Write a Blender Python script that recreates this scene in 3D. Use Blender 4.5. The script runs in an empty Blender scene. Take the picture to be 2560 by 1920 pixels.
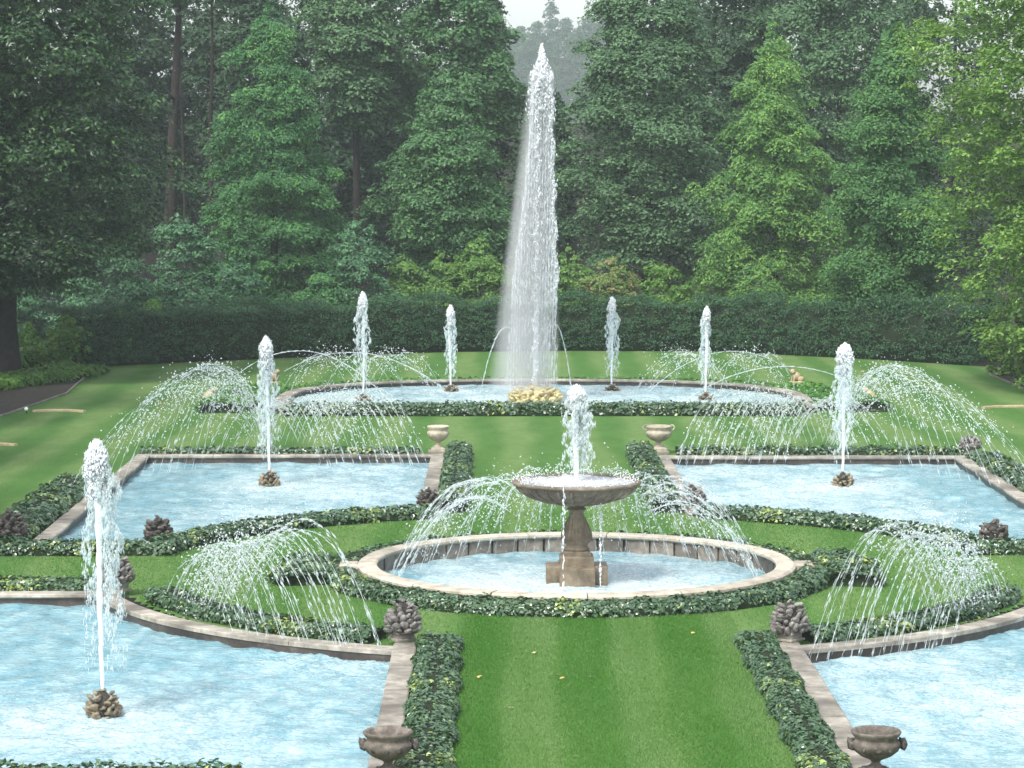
import bpy, math, random
import numpy as np
from math import pi, sin, cos, radians, sqrt, atan2
from mathutils import Vector

random.seed(7)
RNG = np.random.default_rng(11)
sc = bpy.context.scene
COL = sc.collection

# ------------------------------------------------------------------ camera, world, sun, exposure
F_PX, CAM_H = 6800.0, 7.5                     # focal length in px of a 2560 px wide picture, eye height
PITCH = math.atan((960 - 405) / F_PX)
YAW = math.atan((1280 - 1240) / F_PX)
cam_d = bpy.data.cameras.new("camera")
cam_d.sensor_width = 36.0
cam_d.lens = 36.0 * F_PX / 2560
cam_d.clip_start, cam_d.clip_end = 0.5, 4000
cam = bpy.data.objects.new("camera", cam_d)
COL.objects.link(cam)
cam.location = (0, 0, CAM_H)
cam.rotation_euler = (pi / 2 - PITCH, 0, -YAW)
sc.camera = cam

SUN_EL, SUN_AZ = radians(52), radians(-150)   # azimuth clockwise from +Y: sun high behind the left shoulder
world = bpy.data.worlds.new("World")
sc.world = world
world.use_nodes = True
wn, wl = world.node_tree.nodes, world.node_tree.links
wn.clear()
sky = wn.new("ShaderNodeTexSky")
sky.sky_type = 'NISHITA'
sky.sun_disc = False
sky.sun_elevation = SUN_EL
sky.sun_rotation = SUN_AZ
sky.dust_density = 3.0
sky.air_density = 1.0
hs = wn.new("ShaderNodeHueSaturation")
hs.inputs['Saturation'].default_value = 0.35  # thin overcast
bg = wn.new("ShaderNodeBackground")
bg.inputs['Strength'].default_value = 0.15
wo = wn.new("ShaderNodeOutputWorld")
wl.new(sky.outputs[0], hs.inputs['Color'])
wl.new(hs.outputs[0], bg.inputs['Color'])
wl.new(bg.outputs[0], wo.inputs['Surface'])

sun_d = bpy.data.lights.new("sun", 'SUN')
sun_d.energy = 1.5
sun_d.angle = radians(10)
sun_d.color = (1.0, 0.95, 0.86)
sun = bpy.data.objects.new("sun", sun_d)
COL.objects.link(sun)
sd = Vector((sin(SUN_AZ) * cos(SUN_EL), cos(SUN_AZ) * cos(SUN_EL), sin(SUN_EL)))
sun.rotation_euler = sd.to_track_quat('Z', 'Y').to_euler()

sc.view_settings.view_transform = 'Standard'
sc.view_settings.look = 'None'
sc.view_settings.gamma = 1.0
sc.view_settings.use_curve_mapping = False
sc.view_settings.exposure = 1.22
try:
    sc.cycles.max_bounces = 6
    sc.cycles.diffuse_bounces = 3
    sc.cycles.transparent_max_bounces = 12
    sc.cycles.volume_bounces = 1
except Exception:
    pass


# ------------------------------------------------------------------ helpers
def tag(o, label=None, cat=None, group=None, kind=None):
    if label: o['label'] = label
    if cat: o['category'] = cat
    if group: o['group'] = group
    if kind: o['kind'] = kind
    return o


def empty(name, loc=(0, 0, 0), rz=0.0, label=None, cat=None, group=None):
    o = bpy.data.objects.new(name, None)
    o.empty_display_size = 0.2
    COL.objects.link(o)
    o.location = loc
    o.rotation_euler = (0, 0, rz)
    return tag(o, label, cat, group)


def mesh(name, V, Fs, mat=None, smooth=True, attrs=None):
    """V (n,3); Fs: one (m,k) int array, or a list of such arrays."""
    if not isinstance(Fs, (list, tuple)): Fs = [Fs]
    Fs = [np.asarray(f, dtype=np.int32) for f in Fs if len(f)]
    V = np.asarray(V, dtype=np.float32)
    me = bpy.data.meshes.new(name)
    me.vertices.add(len(V))
    me.vertices.foreach_set('co', V.ravel())
    loops = np.concatenate([f.ravel() for f in Fs])
    tot = np.concatenate([np.full(len(f), f.shape[1], dtype=np.int32) for f in Fs])
    start = np.concatenate([[0], np.cumsum(tot)[:-1]]).astype(np.int32)
    me.loops.add(len(loops))
    me.loops.foreach_set('vertex_index', loops)
    me.polygons.add(len(tot))
    me.polygons.foreach_set('loop_start', start)
    me.polygons.foreach_set('loop_total', tot)
    me.polygons.foreach_set('use_smooth', np.full(len(tot), smooth, dtype=bool))
    me.update(calc_edges=True)
    for k, a in (attrs or {}).items():
        at = me.attributes.new(k, 'FLOAT', 'POINT')
        at.data.foreach_set('value', np.asarray(a, dtype=np.float32))
    if mat: me.materials.append(mat)
    return me


def obj(name, me, parent=None, loc=(0, 0, 0), rot=(0, 0, 0), scale=(1, 1, 1)):
    o = bpy.data.objects.new(name, me)
    COL.objects.link(o)
    o.location, o.rotation_euler, o.scale = loc, rot, scale
    if parent: o.parent = parent
    return o


def join(parts):
    """[(V, F)] with equal face size -> (V, F)"""
    Vs, Fs, n = [], [], 0
    for v, f in parts:
        Vs.append(v); Fs.append(np.asarray(f) + n); n += len(v)
    return np.concatenate(Vs), np.concatenate(Fs)


def lathe(profile, seg=32, wob=0.0):
    V, Fq = [], []
    n = len(profile)
    for j in range(seg):
        a = 2 * pi * j / seg
        for (r, z) in profile:
            V.append((r * cos(a), r * sin(a), z))
    for j in range(seg):
        k = (j + 1) % seg
        for i in range(n - 1):
            Fq.append((j * n + i, k * n + i, k * n + i + 1, j * n + i + 1))
    V = np.array(V)
    if wob: V += RNG.normal(0, wob, V.shape)
    return V, np.array(Fq)


def box(cx, cy, cz, sx, sy, sz, ch=0.0):
    """chamfer-topped box (8 + 4 verts): centre x,y; z of the bottom"""
    x, y = sx / 2, sy / 2
    rings = [(x, y, 0), (x, y, sz - ch)] + ([(x - ch, y - ch, sz)] if ch else [])
    V = []
    for (a, b, z) in rings:
        V += [(cx - a, cy - b, cz + z), (cx + a, cy - b, cz + z), (cx + a, cy + b, cz + z), (cx - a, cy + b, cz + z)]
    Fq = [(3, 2, 1, 0)]
    for r in range(len(rings) - 1):
        for i in range(4):
            j = (i + 1) % 4
            Fq.append((r * 4 + i, r * 4 + j, r * 4 + 4 + j, r * 4 + 4 + i))
    t = 4 * (len(rings) - 1)
    Fq.append((t, t + 1, t + 2, t + 3))
    return np.array(V, dtype=float), np.array(Fq)


def tube(path, radii, seg=8):
    P = np.array(path, float)
    n = len(P)
    T = np.gradient(P, axis=0)
    T /= np.linalg.norm(T, axis=1)[:, None] + 1e-9
    ref = np.array([0.3, 0.9, 0.1])
    A = np.cross(T, ref); A /= np.linalg.norm(A, axis=1)[:, None] + 1e-9
    B = np.cross(T, A)
    ang = np.linspace(0, 2 * pi, seg, endpoint=False)
    R = np.asarray(radii, float).reshape(-1, 1, 1)
    V = P[:, None, :] + R * (np.cos(ang)[None, :, None] * A[:, None, :] + np.sin(ang)[None, :, None] * B[:, None, :])
    V = V.reshape(-1, 3)
    Fq = []
    for i in range(n - 1):
        for j in range(seg):
            k = (j + 1) % seg
            Fq.append((i * seg + j, i * seg + k, (i + 1) * seg + k, (i + 1) * seg + j))
    return V, np.array(Fq)


def resample(path, step):
    P = np.array(path, float)
    d = np.r_[0, np.cumsum(np.linalg.norm(np.diff(P, axis=0), axis=1))]
    n = max(1, int(math.ceil(d[-1] / step)))
    s = np.linspace(0, d[-1], n + 1)
    return np.c_[np.interp(s, d, P[:, 0]), np.interp(s, d, P[:, 1])], s


def cut(path, s0, s1, step=0.35):
    P = np.array(path, float)
    d = np.r_[0, np.cumsum(np.linalg.norm(np.diff(P, axis=0), axis=1))]
    s = np.unique(np.r_[np.linspace(s0, s1, max(2, int((s1 - s0) / step) + 1)), d[(d > s0) & (d < s1)]])
    return np.c_[np.interp(s, d, P[:, 0]), np.interp(s, d, P[:, 1])]


def plen(path):
    P = np.array(path, float)
    return float(np.linalg.norm(np.diff(P, axis=0), axis=1).sum())


def normals2(P, side):
    T = np.gradient(P, axis=0)
    T /= np.linalg.norm(T, axis=1)[:, None] + 1e-9
    return np.c_[-T[:, 1], T[:, 0]] * side


def sweep(path, section, side=1, z0=0.0, closed=False):
    """section: [(offset, z)] swept along a 2D path; caps the ends with fans of quads"""
    P = np.asarray(path, float)
    N = normals2(P, side)
    if closed:
        T = np.roll(P, -1, 0) - np.roll(P, 1, 0)
        T /= np.linalg.norm(T, axis=1)[:, None]
        N = np.c_[-T[:, 1], T[:, 0]] * side
    m = len(section)
    V = []
    for p, nn in zip(P, N):
        for (o, z) in section:
            V.append((p[0] + nn[0] * o, p[1] + nn[1] * o, z + z0))
    Fq = []
    n = len(P)
    for i in range(n if closed else n - 1):
        i2 = (i + 1) % n
        for j in range(m):
            k = (j + 1) % m
            Fq.append((i * m + j, i2 * m + j, i2 * m + k, i * m + k))
    caps = []
    if not closed:
        caps = [np.array([list(range(m))[::-1]]), np.array([[(n - 1) * m + j for j in range(m)]])]
    return np.array(V), [np.array(Fq)] + caps


def arc(cx, cy, r, a0, a1, n=40):
    a = np.linspace(radians(a0), radians(a1), n)
    return np.c_[cx + r * np.cos(a), cy + r * np.sin(a)]


# ------------------------------------------------------------------ materials
def new_mat(name):
    m = bpy.data.materials.new(name)
    m.use_nodes = True
    nt = m.node_tree
    nt.nodes.clear()
    out = nt.nodes.new("ShaderNodeOutputMaterial")
    return m, nt, nt.nodes, nt.links, out


def ramp(nodes, stops):
    r = nodes.new("ShaderNodeValToRGB")
    e = r.color_ramp.elements
    while len(e) < len(stops): e.new(0.5)
    for i, (p, c) in enumerate(stops):
        e[i].position = p
        e[i].color = (c[0], c[1], c[2], 1)
    return r


def noise(nodes, links, vec, scale, detail=4, rough=0.6, dist=0.0):
    n = nodes.new("ShaderNodeTexNoise")
    n.inputs['Scale'].default_value = scale
    n.inputs['Detail'].default_value = detail
    n.inputs['Roughness'].default_value = rough
    n.inputs['Distortion'].default_value = dist
    if vec is not None: links.new(vec, n.inputs['Vector'])
    return n


def mapping(nodes, links, sx, sy, sz, rz=0.0):
    g = nodes.new("ShaderNodeNewGeometry")
    mp = nodes.new("ShaderNodeMapping")
    mp.inputs['Scale'].default_value = (sx, sy, sz)
    mp.inputs['Rotation'].default_value = (0, 0, rz)
    links.new(g.outputs['Position'], mp.inputs['Vector'])
    return mp.outputs[0]


def mix(nodes, links, fac, a, b, mode='MIX'):
    m = nodes.new("ShaderNodeMix")
    m.data_type = 'RGBA'
    m.blend_type = mode
    for s, v in ((0, fac), (6, a), (7, b)):
        if isinstance(v, (int, float)): m.inputs[s].default_value = v
        elif isinstance(v, tuple): m.inputs[s].default_value = (v[0], v[1], v[2], 1)
        else: links.new(v, m.inputs[s])
    return m.outputs[2]


def stone_mat(name, base, dark, light, scale=6.0, rough=0.85, bump=0.25, stain=0.5, moss=None, wet=0.0):
    m, nt, N, L, out = new_mat(name)
    v = mapping(N, L, 1, 1, 1)
    n1 = noise(N, L, v, scale, 8, 0.7)
    n2 = noise(N, L, v, scale * 0.22, 5, 0.6, 0.4)
    n3 = noise(N, L, v, scale * 9, 3, 0.7)
    r1 = ramp(N, [(0.28, dark), (0.5, base), (0.75, light)])
    L.new(n1.outputs[0], r1.inputs[0])
    r2 = ramp(N, [(0.38, (0, 0, 0)), (0.66, (1, 1, 1))])
    L.new(n2.outputs[0], r2.inputs[0])
    mm = N.new("ShaderNodeMath"); mm.operation = 'MULTIPLY'; mm.inputs[1].default_value = stain
    L.new(r2.outputs[0], mm.inputs[0])
    c = mix(N, L, mm.outputs[0], r1.outputs[0], tuple(x * 0.45 for x in dark))
    # every stone its own tone
    oi = N.new("ShaderNodeObjectInfo")
    rr = ramp(N, [(0, (0.78, 0.77, 0.76)), (1, (1.12, 1.1, 1.07))])
    L.new(oi.outputs['Random'], rr.inputs[0])
    c = mix(N, L, 1.0, c, rr.outputs[0], 'MULTIPLY')
    if moss:
        n4 = noise(N, L, v, 2.3, 5, 0.7)
        r4 = ramp(N, [(0.52, (0, 0, 0)), (0.68, (0.7, 0.7, 0.7))])
        L.new(n4.outputs[0], r4.inputs[0])
        c = mix(N, L, r4.outputs[0], c, moss)
    b = N.new("ShaderNodeBsdfPrincipled")
    L.new(c, b.inputs['Base Color'])
    b.inputs['Roughness'].default_value = rough
    b.inputs['Specular IOR Level'].default_value = 0.3
    bp = N.new("ShaderNodeBump")
    bp.inputs['Strength'].default_value = bump
    bp.inputs['Distance'].default_value = 0.02
    ad = N.new("ShaderNodeMath"); ad.operation = 'ADD'
    L.new(n1.outputs[0], ad.inputs[0]); L.new(n3.outputs[0], ad.inputs[1])
    L.new(ad.outputs[0], bp.inputs['Height'])
    L.new(bp.outputs[0], b.inputs['Normal'])
    L.new(b.outputs[0], out.inputs[0])
    return m


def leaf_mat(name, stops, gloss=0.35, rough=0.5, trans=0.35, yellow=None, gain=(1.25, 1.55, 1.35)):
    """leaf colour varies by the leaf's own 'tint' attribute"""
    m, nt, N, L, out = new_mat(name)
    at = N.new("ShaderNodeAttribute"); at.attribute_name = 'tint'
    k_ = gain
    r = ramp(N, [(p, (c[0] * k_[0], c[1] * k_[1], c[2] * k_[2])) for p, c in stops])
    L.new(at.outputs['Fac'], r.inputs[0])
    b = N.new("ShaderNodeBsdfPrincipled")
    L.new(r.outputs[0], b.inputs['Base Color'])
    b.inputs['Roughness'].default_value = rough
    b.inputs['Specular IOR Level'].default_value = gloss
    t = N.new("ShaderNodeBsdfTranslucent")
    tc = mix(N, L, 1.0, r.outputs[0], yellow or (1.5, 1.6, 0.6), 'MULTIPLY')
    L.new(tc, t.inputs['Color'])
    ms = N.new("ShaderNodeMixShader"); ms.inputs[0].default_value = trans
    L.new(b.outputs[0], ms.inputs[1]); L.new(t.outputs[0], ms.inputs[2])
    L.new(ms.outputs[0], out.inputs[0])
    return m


M = {}
M['coping'] = stone_mat('pale_coping_stone', (0.36, 0.34, 0.295), (0.17, 0.155, 0.133), (0.64, 0.61, 0.54), 3.5, 0.7, 0.35, 0.8)
M['rim'] = stone_mat('basin_rim_stone', (0.46, 0.425, 0.355), (0.24, 0.215, 0.17), (0.64, 0.60, 0.52), 3.0, 0.8, 0.25, 0.3)
M['wall'] = stone_mat('wet_wall_stone', (0.22, 0.20, 0.175), (0.07, 0.063, 0.057), (0.42, 0.385, 0.34), 4.0, 0.45, 0.4, 0.6)
M['poolwall'] = stone_mat('dark_wet_pool_wall', (0.07, 0.06, 0.055), (0.03, 0.027, 0.025), (0.15, 0.13, 0.11), 5.0, 0.35, 0.3, 0.6)
M['bowl'] = stone_mat('weathered_bowl_stone', (0.27, 0.225, 0.175), (0.10, 0.08, 0.065), (0.44, 0.39, 0.32), 5.0, 0.65, 0.45, 0.65)
M['plinth'] = stone_mat('brown_wet_plinth_stone', (0.185, 0.152, 0.108), (0.075, 0.062, 0.046), (0.31, 0.27, 0.205), 5.0, 0.5, 0.4, 0.5)
M['urn'] = stone_mat('mossy_grey_urn_stone', (0.17, 0.15, 0.13), (0.055, 0.05, 0.045), (0.33, 0.30, 0.26), 9.0, 0.85, 0.6, 0.55)
M['urnpale'] = stone_mat('pale_urn_stone', (0.42, 0.39, 0.31), (0.22, 0.20, 0.15), (0.58, 0.54, 0.45), 7.0, 0.8, 0.4, 0.35)
M['lump'] = stone_mat('carved_finial_stone', (0.25, 0.24, 0.23), (0.055, 0.053, 0.05), (0.58, 0.565, 0.54), 22.0, 0.8, 0.6, 0.5)
M['darklump'] = stone_mat('dark_finial_stone', (0.105, 0.095, 0.088), (0.035, 0.032, 0.03), (0.34, 0.31, 0.28), 20.0, 0.7, 0.6, 0.6)
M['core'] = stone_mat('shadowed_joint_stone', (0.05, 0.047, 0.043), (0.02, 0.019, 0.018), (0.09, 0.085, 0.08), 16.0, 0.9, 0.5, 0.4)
M['wetlump'] = stone_mat('wet_tan_rock', (0.27, 0.23, 0.16), (0.10, 0.085, 0.06), (0.46, 0.41, 0.31), 14.0, 0.4, 0.5, 0.4)
M['creamlump'] = stone_mat('cream_yellow_rock', (0.58, 0.52, 0.28), (0.36, 0.29, 0.12), (0.74, 0.70, 0.50), 12.0, 0.6, 0.4, 0.15)
M['frog'] = stone_mat('buff_frog_stone', (0.42, 0.35, 0.22), (0.26, 0.21, 0.13), (0.56, 0.49, 0.35), 12.0, 0.7, 0.3, 0.2)
M['bark'] = stone_mat('dark_bark', (0.026, 0.022, 0.020), (0.012, 0.010, 0.009), (0.05, 0.043, 0.037), 5.0, 0.95, 0.8, 0.4)
M['mulch'] = stone_mat('leaf_litter_mulch', (0.034, 0.029, 0.022), (0.014, 0.013, 0.010), (0.09, 0.075, 0.055), 5.0, 0.95, 0.8, 0.4)
M['humus'] = stone_mat('dark_forest_humus', (0.020, 0.020, 0.015), (0.010, 0.010, 0.008), (0.038, 0.040, 0.026), 1.2, 1.0, 0.8, 0.4)
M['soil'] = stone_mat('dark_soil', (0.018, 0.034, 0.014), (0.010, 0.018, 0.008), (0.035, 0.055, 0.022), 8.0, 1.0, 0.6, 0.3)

G1, G2 = (0.022, 0.050, 0.020), (0.045, 0.100, 0.030)
M['ivy'] = leaf_mat('ivy_leaf', [(0, (0.018, 0.050, 0.020)), (0.45, (0.040, 0.092, 0.036)), (0.8, (0.075, 0.135, 0.062)), (1, (0.22, 0.30, 0.05))], 0.9, 0.30, 0.15, None, (1.5, 1.38, 1.6))
M['cover'] = leaf_mat('groundcover_leaf', [(0, (0.035, 0.090, 0.020)), (0.5, (0.070, 0.150, 0.035)), (1, (0.14, 0.24, 0.05))], 0.4, 0.45, 0.3)
M['hedge'] = leaf_mat('hedge_leaf', [(0, (0.014, 0.036, 0.020)), (0.6, (0.026, 0.058, 0.028)), (1, (0.045, 0.095, 0.040))], 0.35, 0.5, 0.15, None, (1.2, 1.6, 1.3))
M['beech_dark'] = leaf_mat('dark_broad_leaf', [(0, (0.016, 0.040, 0.020)), (0.55, (0.030, 0.068, 0.030)), (0.85, (0.055, 0.115, 0.030)), (1, (0.10, 0.16, 0.04))], 0.5, 0.42, 0.2, None, (.95, 1.15, 1.0))
M['beech_light'] = leaf_mat('yellow_green_broad_leaf', [(0, (0.045, 0.080, 0.018)), (0.45, (0.085, 0.145, 0.026)), (0.8, (0.14, 0.20, 0.042)), (1, (0.22, 0.27, 0.08))], 0.5, 0.42, 0.3)
M['conifer'] = leaf_mat('dark_conifer_spray', [(0, (0.020, 0.060, 0.026)), (0.5, (0.040, 0.100, 0.040)), (1, (0.095, 0.185, 0.055))], 0.3, 0.55, 0.2)
M['gold'] = leaf_mat('golden_conifer_spray', [(0, (0.035, 0.078, 0.026)), (0.5, (0.078, 0.145, 0.040)), (1, (0.17, 0.24, 0.06))], 0.3, 0.55, 0.2)
M['puffy'] = leaf_mat('soft_green_needle', [(0, (0.030, 0.072, 0.030)), (0.5, (0.055, 0.115, 0.042)), (1, (0.105, 0.180, 0.058))], 0.3, 0.6, 0.25)
M['maple'] = leaf_mat('mid_green_leaf', [(0, (0.026, 0.062, 0.028)), (0.5, (0.048, 0.100, 0.042)), (1, (0.088, 0.155, 0.062))], 0.4, 0.5, 0.25)
M['hemlock'] = leaf_mat('grey_green_leaf', [(0, (0.028, 0.056, 0.030)), (0.5, (0.052, 0.092, 0.046)), (1, (0.100, 0.150, 0.075))], 0.35, 0.55, 0.2)
M['wood'] = leaf_mat('far_wood_leaf', [(0, (0.018, 0.040, 0.022)), (0.6, (0.034, 0.066, 0.034)), (1, (0.06, 0.10, 0.045))], 0.3, 0.6, 0.2, None, (1.0, 1.2, 1.1))
M['shrub'] = leaf_mat('olive_green_shrub_leaf', [(0, (0.050, 0.095, 0.026)), (0.5, (0.085, 0.145, 0.036)), (1, (0.14, 0.20, 0.055))], 0.35, 0.5, 0.3)
M['redshrub'] = leaf_mat('reddish_shrub_leaf', [(0, (0.06, 0.10, 0.03)), (0.5, (0.11, 0.15, 0.045)), (0.8, (0.20, 0.14, 0.07)), (1, (0.26, 0.11, 0.07))], 0.35, 0.5, 0.25)
M['rhodo'] = leaf_mat('blue_green_shrub_leaf', [(0, (0.022, 0.062, 0.034)), (0.5, (0.040, 0.094, 0.048)), (1, (0.075, 0.150, 0.070))], 0.5, 0.45, 0.15)
M['lime'] = leaf_mat('lime_green_shrub_leaf', [(0, (0.05, 0.12, 0.03)), (0.5, (0.11, 0.21, 0.04)), (1, (0.20, 0.31, 0.07))], 0.35, 0.5, 0.35, None, (.85, 1.0, .85))


def lawn_mat():
    m, nt, N, L, out = new_mat('mown_lawn')
    g = N.new("ShaderNodeNewGeometry")
    sep = N.new("ShaderNodeSeparateXYZ"); L.new(g.outputs['Position'], sep.inputs[0])
    n0 = noise(N, L, mapping(N, L, 0.5, 0.12, 1), 1.0, 3)
    # mowing stripes across x, edges wandering a little
    a = N.new("ShaderNodeMath"); a.operation = 'MULTIPLY_ADD'; a.inputs[1].default_value = 1.15
    L.new(n0.outputs[0], a.inputs[0]); L.new(sep.outputs[0], a.inputs[2])
    s = N.new("ShaderNodeMath"); s.operation = 'MULTIPLY_ADD'; s.inputs[1].default_value = 2 * pi / 1.75; s.inputs[2].default_value = -2.6
    L.new(a.outputs[0], s.inputs[0])
    sn = N.new("ShaderNodeMath"); sn.operation = 'SINE'; L.new(s.outputs[0], sn.inputs[0])
    r = ramp(N, [(0.0, (0, 0, 0)), (1.0, (1, 1, 1))])
    mr = N.new("ShaderNodeMapRange"); mr.inputs[1].default_value = -0.7; mr.inputs[2].default_value = 0.7
    L.new(sn.outputs[0], mr.inputs[0])
    c = mix(N, L, mr.outputs[0], (0.056, 0.140, 0.031), (0.102, 0.182, 0.058))
    n1 = noise(N, L, mapping(N, L, 1, 0.35, 1), 1.6, 5, 0.7)
    r1 = ramp(N, [(0.3, (0.82, 0.86, 0.75)), (0.7, (1.22, 1.12, 1.15))])
    L.new(n1.outputs[0], r1.inputs[0])
    c = mix(N, L, 1.0, c, r1.outputs[0], 'MULTIPLY')
    n2 = noise(N, L, mapping(N, L, 1, 0.5, 1), 28, 4, 0.8)
    r2 = ramp(N, [(0.3, (0.72, 0.74, 0.7)), (0.7, (1.25, 1.22, 1.2))])
    L.new(n2.outputs[0], r2.inputs[0])
    c = mix(N, L, 1.0, c, r2.outputs[0], 'MULTIPLY')
    b = N.new("ShaderNodeBsdfPrincipled")
    L.new(c, b.inputs['Base Color'])
    b.inputs['Roughness'].default_value = 0.95
    b.inputs['Specular IOR Level'].default_value = 0.15
    bp = N.new("ShaderNodeBump"); bp.inputs['Strength'].default_value = 0.6; bp.inputs['Distance'].default_value = 0.03
    L.new(n2.outputs[0], bp.inputs['Height']); L.new(bp.outputs[0], b.inputs['Normal'])
    L.new(b.outputs[0], out.inputs[0])
    return m


def blade_mat():
    m = leaf_mat('grass_blade', [(0, (0.058, 0.140, 0.026)), (0.5, (0.090, 0.165, 0.044)), (1, (0.150, 0.205, 0.088))], 0.2, 0.7, 0.3, None, (1.03, 1.30, 1.12))
    return m


def water_mat(name, deep=(0.11, 0.265, 0.325), mid=(0.27, 0.425, 0.47), foamc=(0.49, 0.585, 0.605), bump=0.9):
    m, nt, N, L, out = new_mat(name)
    at = N.new("ShaderNodeAttribute"); at.attribute_name = 'foam'
    v = mapping(N, L, 1.0, 0.45, 1)
    n1 = noise(N, L, v, 2.2, 6, 0.65, 0.6)
    n2 = noise(N, L, mapping(N, L, 1.0, 0.6, 1), 15, 5, 0.8, 0.3)
    r1 = ramp(N, [(0.30, deep), (0.66, mid)])
    L.new(n1.outputs[0], r1.inputs[0])
    # foam mask = foam attribute + broken noise
    a1 = N.new("ShaderNodeMath"); a1.operation = 'MULTIPLY_ADD'; a1.inputs[1].default_value = 0.9; a1.inputs[2].default_value = -0.45
    L.new(n1.outputs[0], a1.inputs[0])
    a2 = N.new("ShaderNodeMath"); a2.operation = 'MULTIPLY_ADD'; a2.inputs[1].default_value = 2.0; a2.inputs[2].default_value = -1.0
    L.new(n2.outputs[0], a2.inputs[0])
    a3 = N.new("ShaderNodeMath"); a3.operation = 'ADD'
    L.new(a1.outputs[0], a3.inputs[0]); L.new(a2.outputs[0], a3.inputs[1])
    a4 = N.new("ShaderNodeMath"); a4.operation = 'ADD'; a4.use_clamp = True
    L.new(a3.outputs[0], a4.inputs[0]); L.new(at.outputs['Fac'], a4.inputs[1])
    c = mix(N, L, a4.outputs[0], r1.outputs[0], foamc)
    b = N.new("ShaderNodeBsdfPrincipled")
    L.new(c, b.inputs['Base Color'])
    rr = N.new("ShaderNodeMapRange"); rr.inputs[3].default_value = 0.08; rr.inputs[4].default_value = 0.35
    L.new(a4.outputs[0], rr.inputs[0]); L.new(rr.outputs[0], b.inputs['Roughness'])
    b.inputs['IOR'].default_value = 1.33
    bp = N.new("ShaderNodeBump"); bp.inputs['Strength'].default_value = bump; bp.inputs['Distance'].default_value = 0.07
    n3 = noise(N, L, mapping(N, L, .75, 1.15, 1, .25), 8, 4, 0.6, 0.8)
    L.new(n3.outputs[0], bp.inputs['Height']); L.new(bp.outputs[0], b.inputs['Normal'])
    L.new(b.outputs[0], out.inputs[0])
    return m


def drop_mat(name, col=(0.90, 0.94, 0.97), trans=0.45, alpha=1.0):
    m, nt, N, L, out = new_mat(name)
    b = N.new("ShaderNodeBsdfPrincipled")
    b.inputs['Base Color'].default_value = (*col, 1)
    b.inputs['Roughness'].default_value = 0.12
    b.inputs['IOR'].default_value = 1.33
    t = N.new("ShaderNodeBsdfTranslucent"); t.inputs['Color'].default_value = (*col, 1)
    ms = N.new("ShaderNodeMixShader"); ms.inputs[0].default_value = trans
    L.new(b.outputs[0], ms.inputs[1]); L.new(t.outputs[0], ms.inputs[2])
    last = ms.outputs[0]
    if alpha < 1:
        tr = N.new("ShaderNodeBsdfTransparent")
        m2 = N.new("ShaderNodeMixShader"); m2.inputs[0].default_value = alpha
        L.new(tr.outputs[0], m2.inputs[1]); L.new(last, m2.inputs[2])
        last = m2.outputs[0]
    L.new(last, out.inputs[0])
    return m


M['lawn'] = lawn_mat()
M['blade'] = blade_mat()
M['water'] = water_mat('pool_water')
M['bowlwater'] = water_mat('bowl_water', (0.20, 0.22, 0.23), (0.34, 0.36, 0.37), (0.74, 0.77, 0.80))
M['drop'] = drop_mat('white_water_drops')
M['stream'] = drop_mat('thin_water_stream', (0.84, 0.92, 0.93), 0.5, 0.42)
M['spray'] = drop_mat('fine_spray', (0.90, 0.95, 0.97), 0.5, 0.62)


# ------------------------------------------------------------------ leaves and drops
def frames(nrm):
    n = nrm / (np.linalg.norm(nrm, axis=1)[:, None] + 1e-9)
    r = RNG.normal(size=n.shape)
    t = np.cross(n, r); t /= np.linalg.norm(t, axis=1)[:, None] + 1e-9
    return n, t, np.cross(n, t)


def leaves(C, Nn, size, tint, aspect=0.6, fold=0.15, t=None):
    """diamond leaves folded along the midrib, 4 verts and 2 triangles each"""
    n, t0, b = frames(Nn)
    if t is not None:
        t0 = t - n * (t * n).sum(1)[:, None]
        t0 /= np.linalg.norm(t0, axis=1)[:, None] + 1e-9
        b = np.cross(n, t0)
    s = np.asarray(size).reshape(-1, 1) * np.ones((len(C), 1))
    V = np.stack([C - t0 * s * .5, C + b * s * aspect * .5 - n * s * fold, C + t0 * s * .5, C - b * s * aspect * .5 - n * s * fold], 1)
    k = np.arange(len(C)) * 4
    Ft = np.concatenate([np.c_[k, k + 1, k + 2], np.c_[k, k + 2, k + 3]])
    return V.reshape(-1, 3), Ft, np.repeat(tint, 4)


def ivy_leaves(C, Nn, size, tint):
    """three-lobed leaves, 6 verts and 4 triangles each"""
    n, t, b = frames(Nn)
    s = np.asarray(size).reshape(-1, 1) * np.ones((len(C), 1))
    pts = [(-.45, 0, 0), (-.30, .48, -.06), (.12, .26, 0.03), (.58, 0, -.08), (.12, -.26, 0.03), (-.30, -.48, -.06)]
    V = np.stack([C + s * (t * p[0] + b * p[1] + n * p[2]) for p in pts], 1)
    k = np.arange(len(C)) * 6
    Ft = np.concatenate([np.c_[k, k + i + 1, k + i + 2] for i in range(4)])
    return V.reshape(-1, 3), Ft, np.repeat(tint, 6)


OCT = np.array([(1, 0, 0), (-1, 0, 0), (0, 1, 0), (0, -1, 0), (0, 0, 1), (0, 0, -1)], float)
OCTF = np.array([(0, 2, 4), (2, 1, 4), (1, 3, 4), (3, 0, 4), (2, 0, 5), (1, 2, 5), (3, 1, 5), (0, 3, 5)])


def drops(C, axis, length, rad):
    """stretched beads along axis, 6 verts and 8 triangles each"""
    n, t, b = frames(np.asarray(axis, float))
    L_ = np.asarray(length).reshape(-1, 1) * np.ones((len(C), 1)) / 2
    R_ = np.asarray(rad).reshape(-1, 1) * np.ones((len(C), 1))
    V = np.stack([C + t * R_ * o[0] + b * R_ * o[1] + n * L_ * o[2] for o in OCT], 1)
    Ft = (np.arange(len(C)) * 6)[:, None, None] + OCTF[None]
    return V.reshape(-1, 3), Ft.reshape(-1, 3)


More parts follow.
